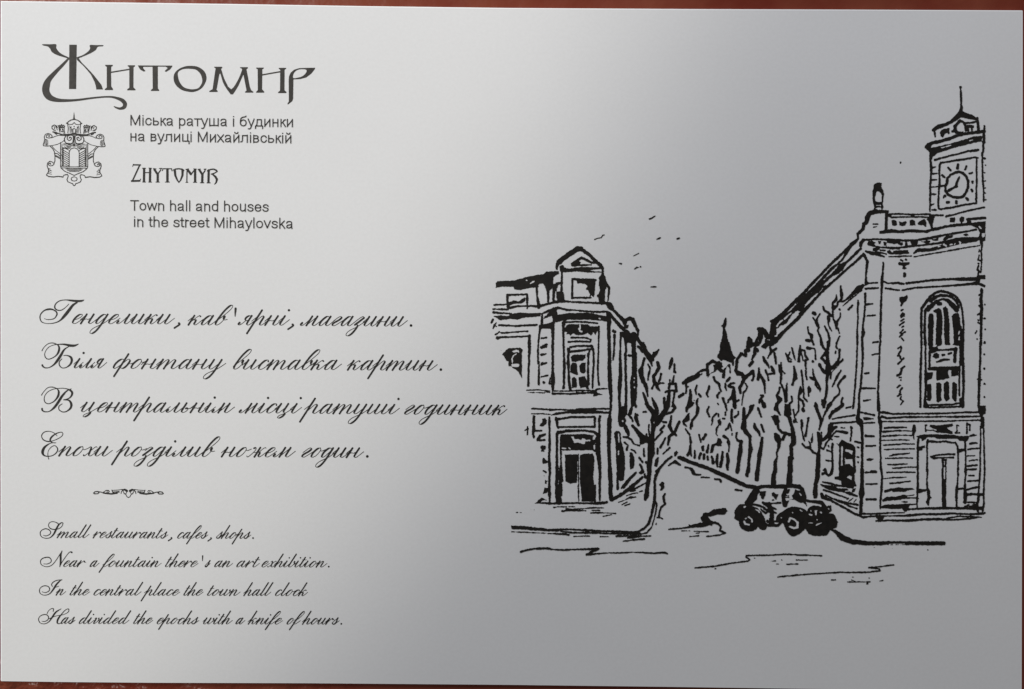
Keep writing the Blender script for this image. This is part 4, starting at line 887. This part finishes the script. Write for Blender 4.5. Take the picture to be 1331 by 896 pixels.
# glyph = (advance, strokes, dots (x, y, diameter)); a stroke starting with 'S' is a straight stem with square ends
G = {
 'и': (1.26, [LEAD, I(0, .6), I(.62)], []), 'і': (.66, [LEAD, I(0)], [(.02, 1.62, .28)]), 'ш': (1.86, [I(0, .6), I(.6, .6), I(1.2)], []),
 'н': (1.24, [LEAD, ['S', (0, 1), (0, 0)], [(0, .38), (.2, .5), (.4, .46), (.6, .62)], I(.62)], []),
 'к': (1.06, [LEAD, ['S', (0, 1), (0, 0)], [(.02, .3), (.3, .82), (.46, 1.0), (.58, .96)], [(.2, .52), (.36, .56), (.42, .36), (.44, .1), (.58, 0), (.72, .1), (.98, .6)]], [(.57, .92, .2)]),
 'е': (.84, [EE], []), 'о': (.96, [OO, [(.52, .8), (.64, .68), (.78, .7), (.98, .84)]], []), 'а': (1.22, [BOWL, I(.6)], []),
 'д': (1.14, [BOWL, TAIL(.62)], []), 'л': (1.22, [HOOK, I(.58)], [(-.02, .22, .24)]),
 'м': (1.62, [HOOK, ['S', (.52, 1), (.52, 0)], [(.52, .04), (.7, .4), (1.0, 1)], I(1.0)], [(-.02, .22, .24)]),
 'з': (.92, [[(-.02, .6), (.2, .93), (.36, 1), (.48, .9), (.44, .76), (.08, .12)], [(.04, .06), (.16, .16), (.36, .06), (.4, -.3), (.32, -.8), (.12, -1.06), (-.12, -1.0), (-.18, -.76), (-.04, -.46), (.4, -.08), (.9, .6)]], []),
 'г': (.82, [[(-.1, .5), (.16, .92), (.34, 1), (.46, .86), (.36, .62), (.06, .3), (.04, .08), (.18, 0), (.36, .08), (.8, .62)]], []),
 'в': (.86, [[(-.1, .3), (.26, .95), (.54, 1.6), (.58, 1.95), (.46, 2.14), (.26, 2.02), (.08, 1.45), (.0, .6), (.04, .16), (.18, 0), (.38, .1), (.52, .45), (.54, .8), (.46, .96), (.42, .8), (.56, .56), (.84, .6)]], []),
 'я': (1.24, [[(-.04, .26), (-.07, .1), (.04, 0), (.2, .1), (.4, .46), (.62, .5)], [(.64, .98), (.42, 1.0), (.26, .82), (.28, .58), (.44, .48), (.62, .5)], I(.64)], [(-.02, .22, .22)]),
 'р': (1.14, [[(-.3, .42), (.0, 1.0)], ['S', (0, 1.6), (0, -.9)], humpI(0, .56)], []),
 'т': (1.68, [LEAD, ['S', (0, 1), (0, 0)], hump(0, .54), humpI(.54, .54)], []), 'п': (1.12, [LEAD, ['S', (0, 1), (0, 0)], humpI(0, .54)], []),
 'с': (.84, [CC], [(.5, .85, .18)]), 'у': (1.14, [I(0, .6), TAIL(.62)], []),
 'ц': (1.36, [LEAD, I(0, .6), [(.62, 1), (.62, .32), (.67, .1), (.8, .03), (.88, -.1), (.8, -.38), (.6, -.54), (.44, -.46), (.5, -.26), (.86, .0), (1.34, .55)]], []),
 'ь': (.86, [[(0, 1), (0, .3), (.06, .06), (.22, 0), (.4, .12), (.46, .36), (.34, .5), (.24, .4), (.5, .42), (.86, .6)]], []),
 'ф': (1.44, [['S', (.56, 1.55), (.56, -.85)], [(.56, .8), (.4, 1.0), (.2, .93), (.04, .6), (.02, .3), (.08, .06), (.2, 0), (.36, .14), (.56, .5)], [(.56, .4), (.74, .9), (.9, 1.0), (1.04, .8), (1.04, .4), (.94, .1), (.78, 0), (.62, .1)], [(1.04, .62), (1.2, .5), (1.44, .62)]], []),
 'ж': (1.62, [[(0, .1), (.1, 0), (.22, .06), (.4, .5), (.44, .82), (.34, 1.0), (.2, .92)], [(.4, .46), (.72, .5)], ['S', (.74, 1), (.74, 0)], [(.74, .42), (.9, .56), (1.04, .86), (1.18, 1.0), (1.28, .93)], [(.9, .54), (1.0, .44), (1.02, .14), (1.14, 0), (1.3, .1), (1.6, .62)]], []),
 'х': (.98, [X1, X2], []),
 ',': (.6, [[(.06, .14), (.1, -.05), (.0, -.42)]], [(.04, .1, .2)]), '.': (.5, [], [(.06, .1, .31)]),
 'a': (1.22, [BOWL, I(.6)], []), 'b': (.86, [['S', (0, 2.16), (0, .35)], [(0, .4), (.05, .1), (.2, 0), (.4, .12), (.52, .45), (.52, .85), (.44, .95), (.42, .8), (.56, .62), (.84, .66)]], []),
 'c': (.84, [CC], [(.5, .85, .18)]), 'd': (1.22, [BOWL, ['S', (.6, 2.16), (.6, .5)], I(.6)[1:]], []), 'e': (.84, [EE], []),
 'f': (.72, [[(-.2, .3), (.24, .95), (.5, 1.6), (.52, 1.96), (.4, 2.14), (.22, 1.98), (.07, 1.4), (.02, .4), (.0, -.4), (-.02, -.9)], [(.02, .1), (.2, .02), (.36, .12), (.7, .62)]], []),
 'h': (1.14, [[(-.26, .4), (0, 1)], ['S', (0, 2.16), (0, 0)], humpI(0, .54)], []), 'i': (.64, [LEAD, I(0)], [(.02, 1.55, .26)]),
 'k': (1.06, [[(-.26, .4), (0, 1)], ['S', (0, 2.16), (0, 0)], [(.02, .3), (.3, .82), (.46, 1.0), (.58, .96)], [(.2, .52), (.36, .56), (.42, .36), (.44, .1), (.58, 0), (.72, .1), (.98, .6)]], [(.57, .92, .2)]),
 'l': (.64, [['S', (0, 2.16), (0, .5)], I(0)[1:]], []), 'm': (1.66, [LEAD, ['S', (0, 1), (0, 0)], hump(0, .54), humpI(.54, .54)], []), 'n': (1.12, [LEAD, ['S', (0, 1), (0, 0)], humpI(0, .52)], []),
 'o': (1.0, [OO, [(.52, .8), (.64, .68), (.8, .7), (1.0, .84)]], []), 'p': (1.12, [[(-.3, .42), (.0, 1.0)], ['S', (0, 1.55), (0, -.9)], humpI(0, .54)], []),
 'r': (.84, [LEAD, ['S', (0, 1), (0, 0)], [(.0, .2), (.28, .82), (.44, 1.0), (.54, .9), (.56, .78), (.84, .72)]], [(.5, .9, .2)]),
 's': (.82, [[(-.06, .2), (.3, 1.08), (.34, .86), (.46, .5), (.44, .14), (.28, 0), (.1, .04), (.04, .16)], [(.42, .1), (.54, .2), (.8, .6)]], [(.08, .14, .2)]),
 't': (.66, [['S', (0, 1.62), (0, .5)], I(0)[1:], [(-.2, 1.22), (.36, 1.22)]], []), 'u': (1.24, [LEAD, I(0, .6), I(.6)], []),
 'v': (.84, [[(-.06, .84), (.06, 1), (.14, .8), (.16, .2), (.26, 0), (.4, .12), (.54, .5), (.52, .9), (.46, .94), (.5, .76), (.84, .7)]], []),
 'w': (1.46, [LEAD, I(0, .6), [(.6, 1), (.6, .3), (.66, .06), (.8, 0), (.96, .12), (1.12, .5), (1.1, .9), (1.04, .94), (1.08, .76), (1.46, .7)]], []),
 'x': (.98, [X1, X2], []),
}
SL = 0.65
def script(part, word, x0, x1, by0, by1, xh, thick, thin):
    """sets word between the outer ink edges x0 and x1; baseline runs from by0 to by1"""
    cur = PARTS.setdefault(part, Ink())
    strokes = []; dots = []; adv = 0.0
    for ch in word:
        a, st, dt = G[ch]
        for s_ in st:
            hard = s_[0] == 'S'; pts = np.array(s_[1:] if hard else s_, float)
            pts[:, 0] += adv
            if not hard: pts = smooth(pts, n=6)
            else: pts = np.array([pts[0] + (pts[1] - pts[0]) * t for t in (0, .15, .5, .85, 1)])
            strokes.append((hard, pts))
        for (x, y, d) in dt: dots.append((x + adv, y, d))
        adv += a
    P = np.vstack([p for _, p in strokes] + [np.array([[x, y] for x, y, _ in dots]).reshape(-1, 2)])
    sx = P[:, 0] * xh + P[:, 1] * SL * xh
    # keep the slant, fit the spacing
    lo, hi = 0.2, 3.0
    for _ in range(40):
        m = (lo + hi) / 2
        q = P[:, 0] * xh * m + P[:, 1] * SL * xh
        if q.max() - q.min() + thin > x1 - x0: hi = m
        else: lo = m
    m = (lo + hi) / 2
    q = P[:, 0] * xh * m + P[:, 1] * SL * xh
    ox = x0 + thin / 2 - q.min()
    def T(p):
        x = ox + p[:, 0] * xh * m + p[:, 1] * SL * xh
        by = by0 + (by1 - by0) * (x - x0) / max(1, x1 - x0)
        return np.stack([x, by - p[:, 1] * xh], 1)
    u = np.array([-SL, 1.0]) / math.hypot(SL, 1)
    for hard, p in strokes:
        w = T(p)
        d = np.gradient(w, axis=0); d /= np.linalg.norm(d, axis=1)[:, None] + 1e-9
        down = np.clip(d @ u, 0, 1)
        f = np.clip((down - 0.55) / 0.43, 0, 1); f = f * f * (3 - 2 * f)
        W_ = thin + (thick - thin) * f
        if hard: W_ = np.full(len(w), thick)
        else:
            k = np.array([.25, .5, .25]); W_ = np.convolve(np.pad(W_, 1, mode='edge'), k, 'valid')
        cur.stroke(w, W_)
    for (x, y, d) in dots: cur.stroke(T(np.array([[x, y]])), [d * xh * 0.92])

VX, VT, VH = 12.1, 2.35, 0.8
D(40, 375, 6.655, '''
@verse_line_0
c 118 262 5 150 270 6 200 262 8 225 230 12 222 205 12 195 185 12 160 180 16 120 190 12 88 220 10 80 255 10 95 290 8 140 304 6 200 300 8 250 280 12 290 240 24 330 190 26 365 145 20 400 122 12
c 330 135 5 300 165 6 265 188 8 230 188 10 208 168 12 215 135 10 250 108 8 300 100 8 350 105 16 400 110 20 440 108 16 460 100 6
''')
D(40, 435, 6.655, '''
@verse_line_1
c 97 140 8 115 110 6 150 80 6 190 73 8 225 85 8 245 110 16 240 150 18 215 185 10 170 210 8 140 210 8 122 185 8 125 150 6 155 110 6 200 90 6 240 85 8 290 85 14 340 95 22 380 95 18 412 82 6
c 328 105 6 290 130 14 260 180 22 230 225 22 200 260 14 160 285 8 125 288 10 105 275 14 100 265 16
c 285 182 6 310 180 8 345 195 18 355 225 20 340 260 16 305 285 8 270 288 8 248 265 10 248 235 8 270 210 6
''')
D(40, 495, 6.655, '''
@verse_line_2
c 93 125 8 110 98 6 145 62 6 185 55 8 225 68 8 242 95 16 235 135 18 205 175 10 165 197 8 135 195 8 117 170 8 122 130 6 150 95 6 200 72 6 260 65 6 310 70 8 350 90 18 358 115 18 340 145 12 310 160 8 285 165 8
c 350 70 6 310 90 12 270 135 20 235 190 22 200 235 18 160 265 8 120 268 10 100 255 14 98 242 16
c 290 165 8 330 170 14 350 200 20 345 235 18 310 265 10 275 270 8 245 250 8 245 220 8 272 200 6
''')
D(40, 555, 8.319, '''
@verse_line_3
c 285 98 6 250 65 8 200 48 8 150 55 10 120 85 10 122 120 10 150 148 12 195 158 12 240 150 8 300 125 8 340 95 8 345 65 8 320 58 8 270 75 12 225 110 18 210 145 18 230 168 10 272 172 6
c 270 172 8 210 178 8 150 220 24 128 270 30 140 305 18 180 318 10 235 310 10 280 275 12 290 235 12 260 203 8 220 220 8 190 260 6 185 310 8 195 350 8
''')
for L, ws in enumerate((
    (('енделики', 94.1, 227.2, 420.7, 421.3), (',', 226.3, 235, 421.4, 421.4), ('кав', 244, 302.9, 422.4, 422.8), ('ярні', 309.4, 376.8, 422.6, 423), (',', 374, 382.2, 423, 423), ('магазини', 390.4, 530, 423.3, 424.3), ('.', 533.8, 537.4, 424.5, 424.5)),
    (('іля', 95.4, 139.2, 478.5, 478.8), ('фонтану', 147.2, 294, 479, 479.9), ('виставка', 302.6, 444.4, 480, 480.8), ('картин', 451, 568.8, 481, 481.5), ('.', 572.6, 576.3, 481.8, 481.8)),
    (('центральнім', 104, 305.3, 535.4, 536.7), ('місці', 310.8, 392.4, 536.8, 537.2), ('ратуші', 389.4, 519.6, 537.4, 538.3), ('годинник', 525.8, 659.4, 538.6, 539.4)),
    (('похи', 75.8, 146.5, 592.6, 593), ('розділив', 145, 286.3, 593, 593.8), ('ножем', 287.2, 384.2, 593.8, 594.2), ('годин', 392.2, 473.1, 594.4, 594.8), ('.', 477, 480.7, 594.6, 594.6)))):
    for w_ in ws: script('verse_line_%d' % L, w_[0], w_[1], w_[2], w_[3], w_[4], VX, VT, VH)
D(230, 375, 7.829, '@verse_line_0\nv 597 206 24 594 250 17 592 284 9')

EX, ET, EH = 7.8, 1.6, 0.6
D(40, 670, 8.319, '''
@verse_line_4
c 135 215 6 165 222 8 205 205 10 215 180 10 195 155 10 160 145 10 120 160 8 102 190 10 115 230 8 160 248 8 210 240 10 250 200 18 275 150 20 300 105 16 330 80 10 348 85 8 335 120 8 300 145 8 250 152 10 210 140 10 192 110 8 205 78 8 245 68 8 290 85 10 300 100 10
''')
D(40, 705, 8.873, '''
@verse_line_5
c 148 248 6 190 250 8 230 230 10 235 200 10 210 175 12 170 175 12 130 190 10 112 220 10 125 260 8 180 282 8 240 265 8 290 210 8 335 140 8 362 100 8
c 360 100 10 345 150 22 345 220 22 335 282 10; c 335 282 6 360 230 8 400 170 8 440 120 8 465 108 10; s 20 470 115 473 117
''')
D(40, 745, 8.873, '''
@verse_line_6
c 130 215 6 165 225 8 205 210 10 218 180 10 195 152 10 150 148 10 112 170 8 100 205 10 115 240 8 160 255 8 215 240 10 255 195 18 290 140 20 330 95 14 360 75 6
c 250 155 8 240 130 10 265 100 10 310 82 8 360 78 8; c 285 165 6 325 150 6
@verse_line_7
c 128 555 6 160 558 8 195 540 10 205 510 10 185 482 10 145 480 10 105 500 8 90 535 10 110 575 8 160 585 8 210 560 10 250 505 18 290 450 18 350 412 6
c 188 468 8 205 435 6 235 412 8 262 412 10 258 445 8; c 440 425 8 430 412 8 395 430 8 350 480 12 315 530 20 305 570 16 325 585 8 350 570 6
c 440 415 8 435 445 8 400 470 6 350 485 6 290 495 6 215 525 8
''')
for L, ws in enumerate((
    (('mall', 73.8, 118.2, 699.1, 699.3), ('restaurants', 120.6, 218.8, 699.3, 699.9), (',', 218.6, 225, 699.7, 699.7), ('cafes', 230.6, 270.8, 699.9, 700), (',', 270, 276, 700, 700), ('shops', 280.6, 326.6, 700, 700.2), ('.', 328.6, 331.4, 700.3, 700.3)),
    (('ear', 82.5, 112, 736.7, 736.8), ('a', 116.8, 129.2, 736.9, 736.9), ('fountain', 128.6, 210, 736.9, 737), ('there', 214.8, 257.9, 737, 737), ('s', 266, 273.6, 737.1, 737.1), ('an', 278.8, 302.9, 737.1, 737.1), ('art', 307.6, 338, 737.1, 737.2), ('exhibition', 340.2, 425.4, 737.2, 737.3), ('.', 427, 429.8, 737.4, 737.4)),
    (('n', 72.6, 86, 773.7, 773.7), ('the', 90.8, 117.2, 773.8, 773.8), ('central', 121.8, 185.6, 773.9, 774), ('place', 183.2, 234.2, 774.1, 774.2), ('the', 238.7, 264.6, 774.2, 774.2), ('town', 269.5, 312.5, 774.3, 774.3), ('hall', 316.4, 354.8, 774.4, 774.4), ('clock', 357.8, 400.3, 774.5, 774.6)),
    (('as', 79.2, 98.1, 810.8, 810.8), ('divided', 102.7, 170, 810.9, 811), ('the', 173.5, 199, 811, 811), ('epochs', 204, 259, 811.1, 811.2), ('with', 263.3, 302.4, 811.2, 811.3), ('a', 306.4, 318.7, 811.3, 811.3), ('knife', 322, 367.6, 811.3, 811.4), ('of', 372.8, 396.2, 811.5, 811.5), ('hours', 392.6, 441.4, 811.5, 811.6), ('.', 443.3, 446.1, 811.7, 811.7)))):
    for w_ in ws: script('verse_line_%d' % (L + 4), w_[0], w_[1], w_[2], w_[3], w_[4], EX, ET, EH)
D(180, 705, 8.873, '@verse_line_5\nv 740 157 15 739 190 12 738 215 7')
# ------------------------------------------------------------------ build every printed part on the card
def holder(name, parent):
    o = bpy.data.objects.new(name, None); C.objects.link(o); o.parent = parent; o.empty_display_size = 0.01
    return o
K = [0]
def dz():
    K[0] += 1
    return K[0] * 1.2e-6
title = holder('title_lettering', card)
for i in range(7): PARTS['title_letter_%d' % i].build('title_letter', INK_T, title, R=5, blur=2, noise=0.05, seed=i, dz=dz())
PARTS['latin_title'].build('latin_title', INK_S, card, R=6, blur=1, noise=0.05, dz=dz())
PARTS['coat_of_arms'].build('coat_of_arms', INK_S, card, R=6, blur=1, noise=0.10, dz=dz())
PARTS['divider_ornament'].build('divider_ornament', INK_S, card, R=6, blur=1, noise=0.10, dz=dz())
for i in range(8): PARTS['verse_line_%d' % i].build('verse_line', INK_S, card, R=6, blur=1, noise=0.06, seed=20 + i, dz=dz())
draw = holder('street_drawing', card)
for i, (nm, part) in enumerate((('corner_house', 'corner_house'), ('house_window', 'house_window'), ('house_door', 'house_door'), ('town_hall', 'town_hall'), ('town_hall_door', 'town_hall_door'),
        ('arched_window', 'arched_window'), ('side_window', 'side_window'), ('roof_statue', 'roof_statue'), ('clock_tower', 'clock_tower'), ('tower_clock', 'tower_clock'), ('church_spire', 'church_spire'),
        ('tree', 'tree_by_corner_house'), ('tree', 'tree_beside_town_hall'), ('tree_row', 'tree_row'), ('vintage_car', 'vintage_car'), ('street_kerb', 'street_kerb'), ('street_shadow', 'street_marks'))):
    PARTS[part].build(nm, INK, draw, R=4, blur=1, noise=0.56, grow=0.16 if nm == 'vintage_car' else 0.02, seed=50 + i, dz=dz())
for i in range(9): PARTS['bird_%d' % i].build('flying_bird', INK, draw, R=6, blur=1, noise=0.1, seed=90 + i, dz=dz())

# plain sans-serif captions: letter skeletons in type units (capital height 716), fitted between their measured ends
ARC = [(110, 330), (125, 400), (170, 458), (250, 482), (335, 474), (405, 435), (440, 370), (446, 300), (446, 0)]
EL = [(278, 484), (180, 460), (105, 385), (80, 259), (105, 133), (180, 58), (278, 34), (376, 58), (451, 133), (476, 259), (451, 385), (376, 460), (278, 484)]
II = [[(110, 519), (110, 0)], [(110, 672), (110, 668)]]
AA = [[(80, 365), (100, 430), (160, 474), (260, 486), (355, 474), (405, 430), (416, 360), (416, 130), (424, 50), (446, 0)],
      [(416, 282), (340, 262), (210, 243), (125, 212), (84, 142), (105, 66), (190, 32), (290, 46), (375, 100), (412, 180)]]
EE_ = [[(86, 268), (470, 268), (458, 350), (410, 435), (330, 478), (280, 484), (180, 460), (105, 385), (80, 259), (105, 133), (180, 55), (285, 34), (385, 56), (445, 110), (468, 158)]]
CC_ = [[(440, 350), (415, 420), (355, 470), (272, 484), (178, 458), (105, 385), (80, 259), (105, 133), (178, 58), (272, 34), (360, 52), (420, 110), (445, 185)]]
MM = [[(118, 0), (118, 690)], [(118, 690), (416, 40), (714, 690)], [(714, 690), (714, 0)]]
YY = [[(42, 519), (250, 20)], [(458, 519), (262, 10), (215, -110), (165, -168), (60, -166)]]
SS = {'T': (611, [[(30, 674), (580, 674)], [(305, 674), (305, 0)]]), 'o': (556, [EL]), 'о': (556, [EL]),
 'w': (722, [[(42, 519), (195, 30), (361, 490), (527, 30), (680, 519)]]), 'n': (556, [[(110, 519), (110, 0)], ARC]), 'h': (556, [[(110, 716), (110, 0)], ARC]),
 'a': (556, AA), 'а': (556, AA), 'l': (222, [[(110, 716), (110, 0)]]), 'i': (222, II), 'і': (222, II),
 'd': (556, [[(445, 716), (445, 0)], [(445, 360), (400, 445), (320, 482), (270, 484), (170, 455), (100, 380), (80, 259), (100, 138), (170, 62), (270, 34), (330, 40), (405, 85), (445, 160)]]),
 'u': (556, [[(108, 519), (108, 190), (125, 100), (180, 46), (260, 34), (350, 60), (415, 120), (444, 210)], [(446, 519), (446, 0)]]),
 's': (500, [[(428, 370), (400, 435), (330, 478), (245, 484), (145, 462), (96, 385), (120, 325), (200, 290), (320, 260), (405, 222), (432, 150), (400, 78), (320, 38), (250, 34), (145, 52), (90, 105), (72, 155)]]),
 'e': (556, EE_), 'r': (333, [[(110, 519), (110, 0)], [(110, 300), (128, 400), (170, 462), (235, 480), (310, 462)]]),
 't': (278, [[(125, 650), (125, 120), (140, 60), (190, 38), (258, 44)], [(20, 480), (255, 480)]]), 'M': (833, MM), 'М': (833, MM),
 'y': (500, YY), 'у': (500, YY), 'v': (500, [[(40, 519), (250, 20), (460, 519)]]), 'k': (500, [[(110, 716), (110, 0)], [(420, 519), (120, 205)], [(225, 310), (450, 0)]]),
 'р': (556, [[(110, 519), (110, -199)], [(110, 370), (160, 448), (235, 482), (290, 484), (380, 460), (455, 385), (476, 259), (455, 133), (380, 56), (285, 34), (225, 42), (150, 85), (110, 165)]]),
 'т': (458, [[(22, 480), (436, 480)], [(229, 480), (229, 0)]]), 'ш': (803, [[(110, 519), (110, 0)], [(402, 519), (402, 40)], [(692, 519), (692, 0)], [(110, 40), (692, 40)]]),
 'б': (573, [[(470, 716), (445, 668), (330, 648), (210, 622), (125, 545), (86, 420), (80, 259), (105, 133), (180, 58), (280, 34), (380, 58), (455, 130), (480, 240), (455, 350), (385, 425), (290, 450), (185, 420), (112, 340), (86, 270)]]),
 'д': (583, [[(48, -140), (48, 40), (540, 40), (540, -140)], [(95, 40), (140, 130), (162, 300), (166, 480), (452, 480), (452, 40)]]),
 'и': (559, [[(110, 519), (110, 0)], [(450, 519), (450, 0)], [(110, 50), (450, 470)]]), 'й': (559, [[(110, 519), (110, 0)], [(450, 519), (450, 0)], [(110, 50), (450, 470)], [(168, 700), (200, 640), (280, 616), (360, 640), (392, 700)]]),
 'н': (552, [[(110, 519), (110, 0)], [(442, 519), (442, 0)], [(110, 275), (442, 275)]]),
 'к': (438, [[(110, 519), (110, 0)], [(110, 272), (200, 280), (250, 330), (310, 450), (360, 480), (420, 480)], [(215, 285), (260, 250), (420, 0)]]),
 'в': (531, [[(110, 519), (110, 0)], [(110, 480), (300, 480), (380, 460), (412, 385), (380, 310), (290, 282), (110, 282)], [(290, 282), (390, 262), (445, 165), (400, 70), (310, 40), (110, 40)]]),
 'л': (583, [[(20, 42), (80, 45), (125, 100), (140, 230), (145, 480), (470, 480)], [(470, 519), (470, 0)]]),
 'ц': (572, [[(110, 519), (110, 40), (545, 40), (545, -140)], [(450, 519), (450, 40)]]), 'х': (500, [[(42, 519), (458, 0)], [(452, 519), (38, 0)]]),
 'ь': (521, [[(110, 519), (110, 40)], [(110, 300), (300, 300), (400, 280), (448, 172), (400, 68), (305, 40), (110, 40)]]), 'с': (500, CC_), ' ': (278, [])}
def sans(text, x0, x1, by0, by1, cap, dzv, seed):
    adv = 0; st = []
    for ch in text:
        a, ss = SS[ch]
        st += [[(x + adv, y) for x, y in s_] for s_ in ss]; adv += a
    xs = [q[0] for s_ in st for q in s_]; a, b_ = min(xs) - 43, max(xs) + 43
    sx = (x1 - x0) / (b_ - a); sy = cap / 716; I_ = Ink()
    for s_ in st:
        P = []
        for x, y in s_:
            X = x0 + (x - a) * sx; P.append((X, by0 + (by1 - by0) * (X - x0) / (x1 - x0) - y * sy))
        I_.stroke(P, [73 * (sx + sy) / 2 * (1.12 if len(s_) == 2 and abs(s_[0][1] - s_[1][1]) < 10 and s_[0][0] == s_[1][0] else 1)] * len(P))
    return I_.build('caption_line', INK_S, card, R=6, blur=1, noise=0.04, seed=seed, dz=dzv)
sans('Міська ратуша і будинки', 169.5, 380.8, 162.9, 165.1, 13.4, dz(), 201)
sans('на вулиці Михайлівській', 169.5, 378.8, 183.4, 186.2, 13.4, dz(), 202)
sans('Town hall and houses', 169.0, 349.3, 273.6, 275.4, 13.4, dz(), 203)
sans('in the street Mihaylovska', 174.2, 380.4, 294.8, 297.2, 13.4, dz(), 204)
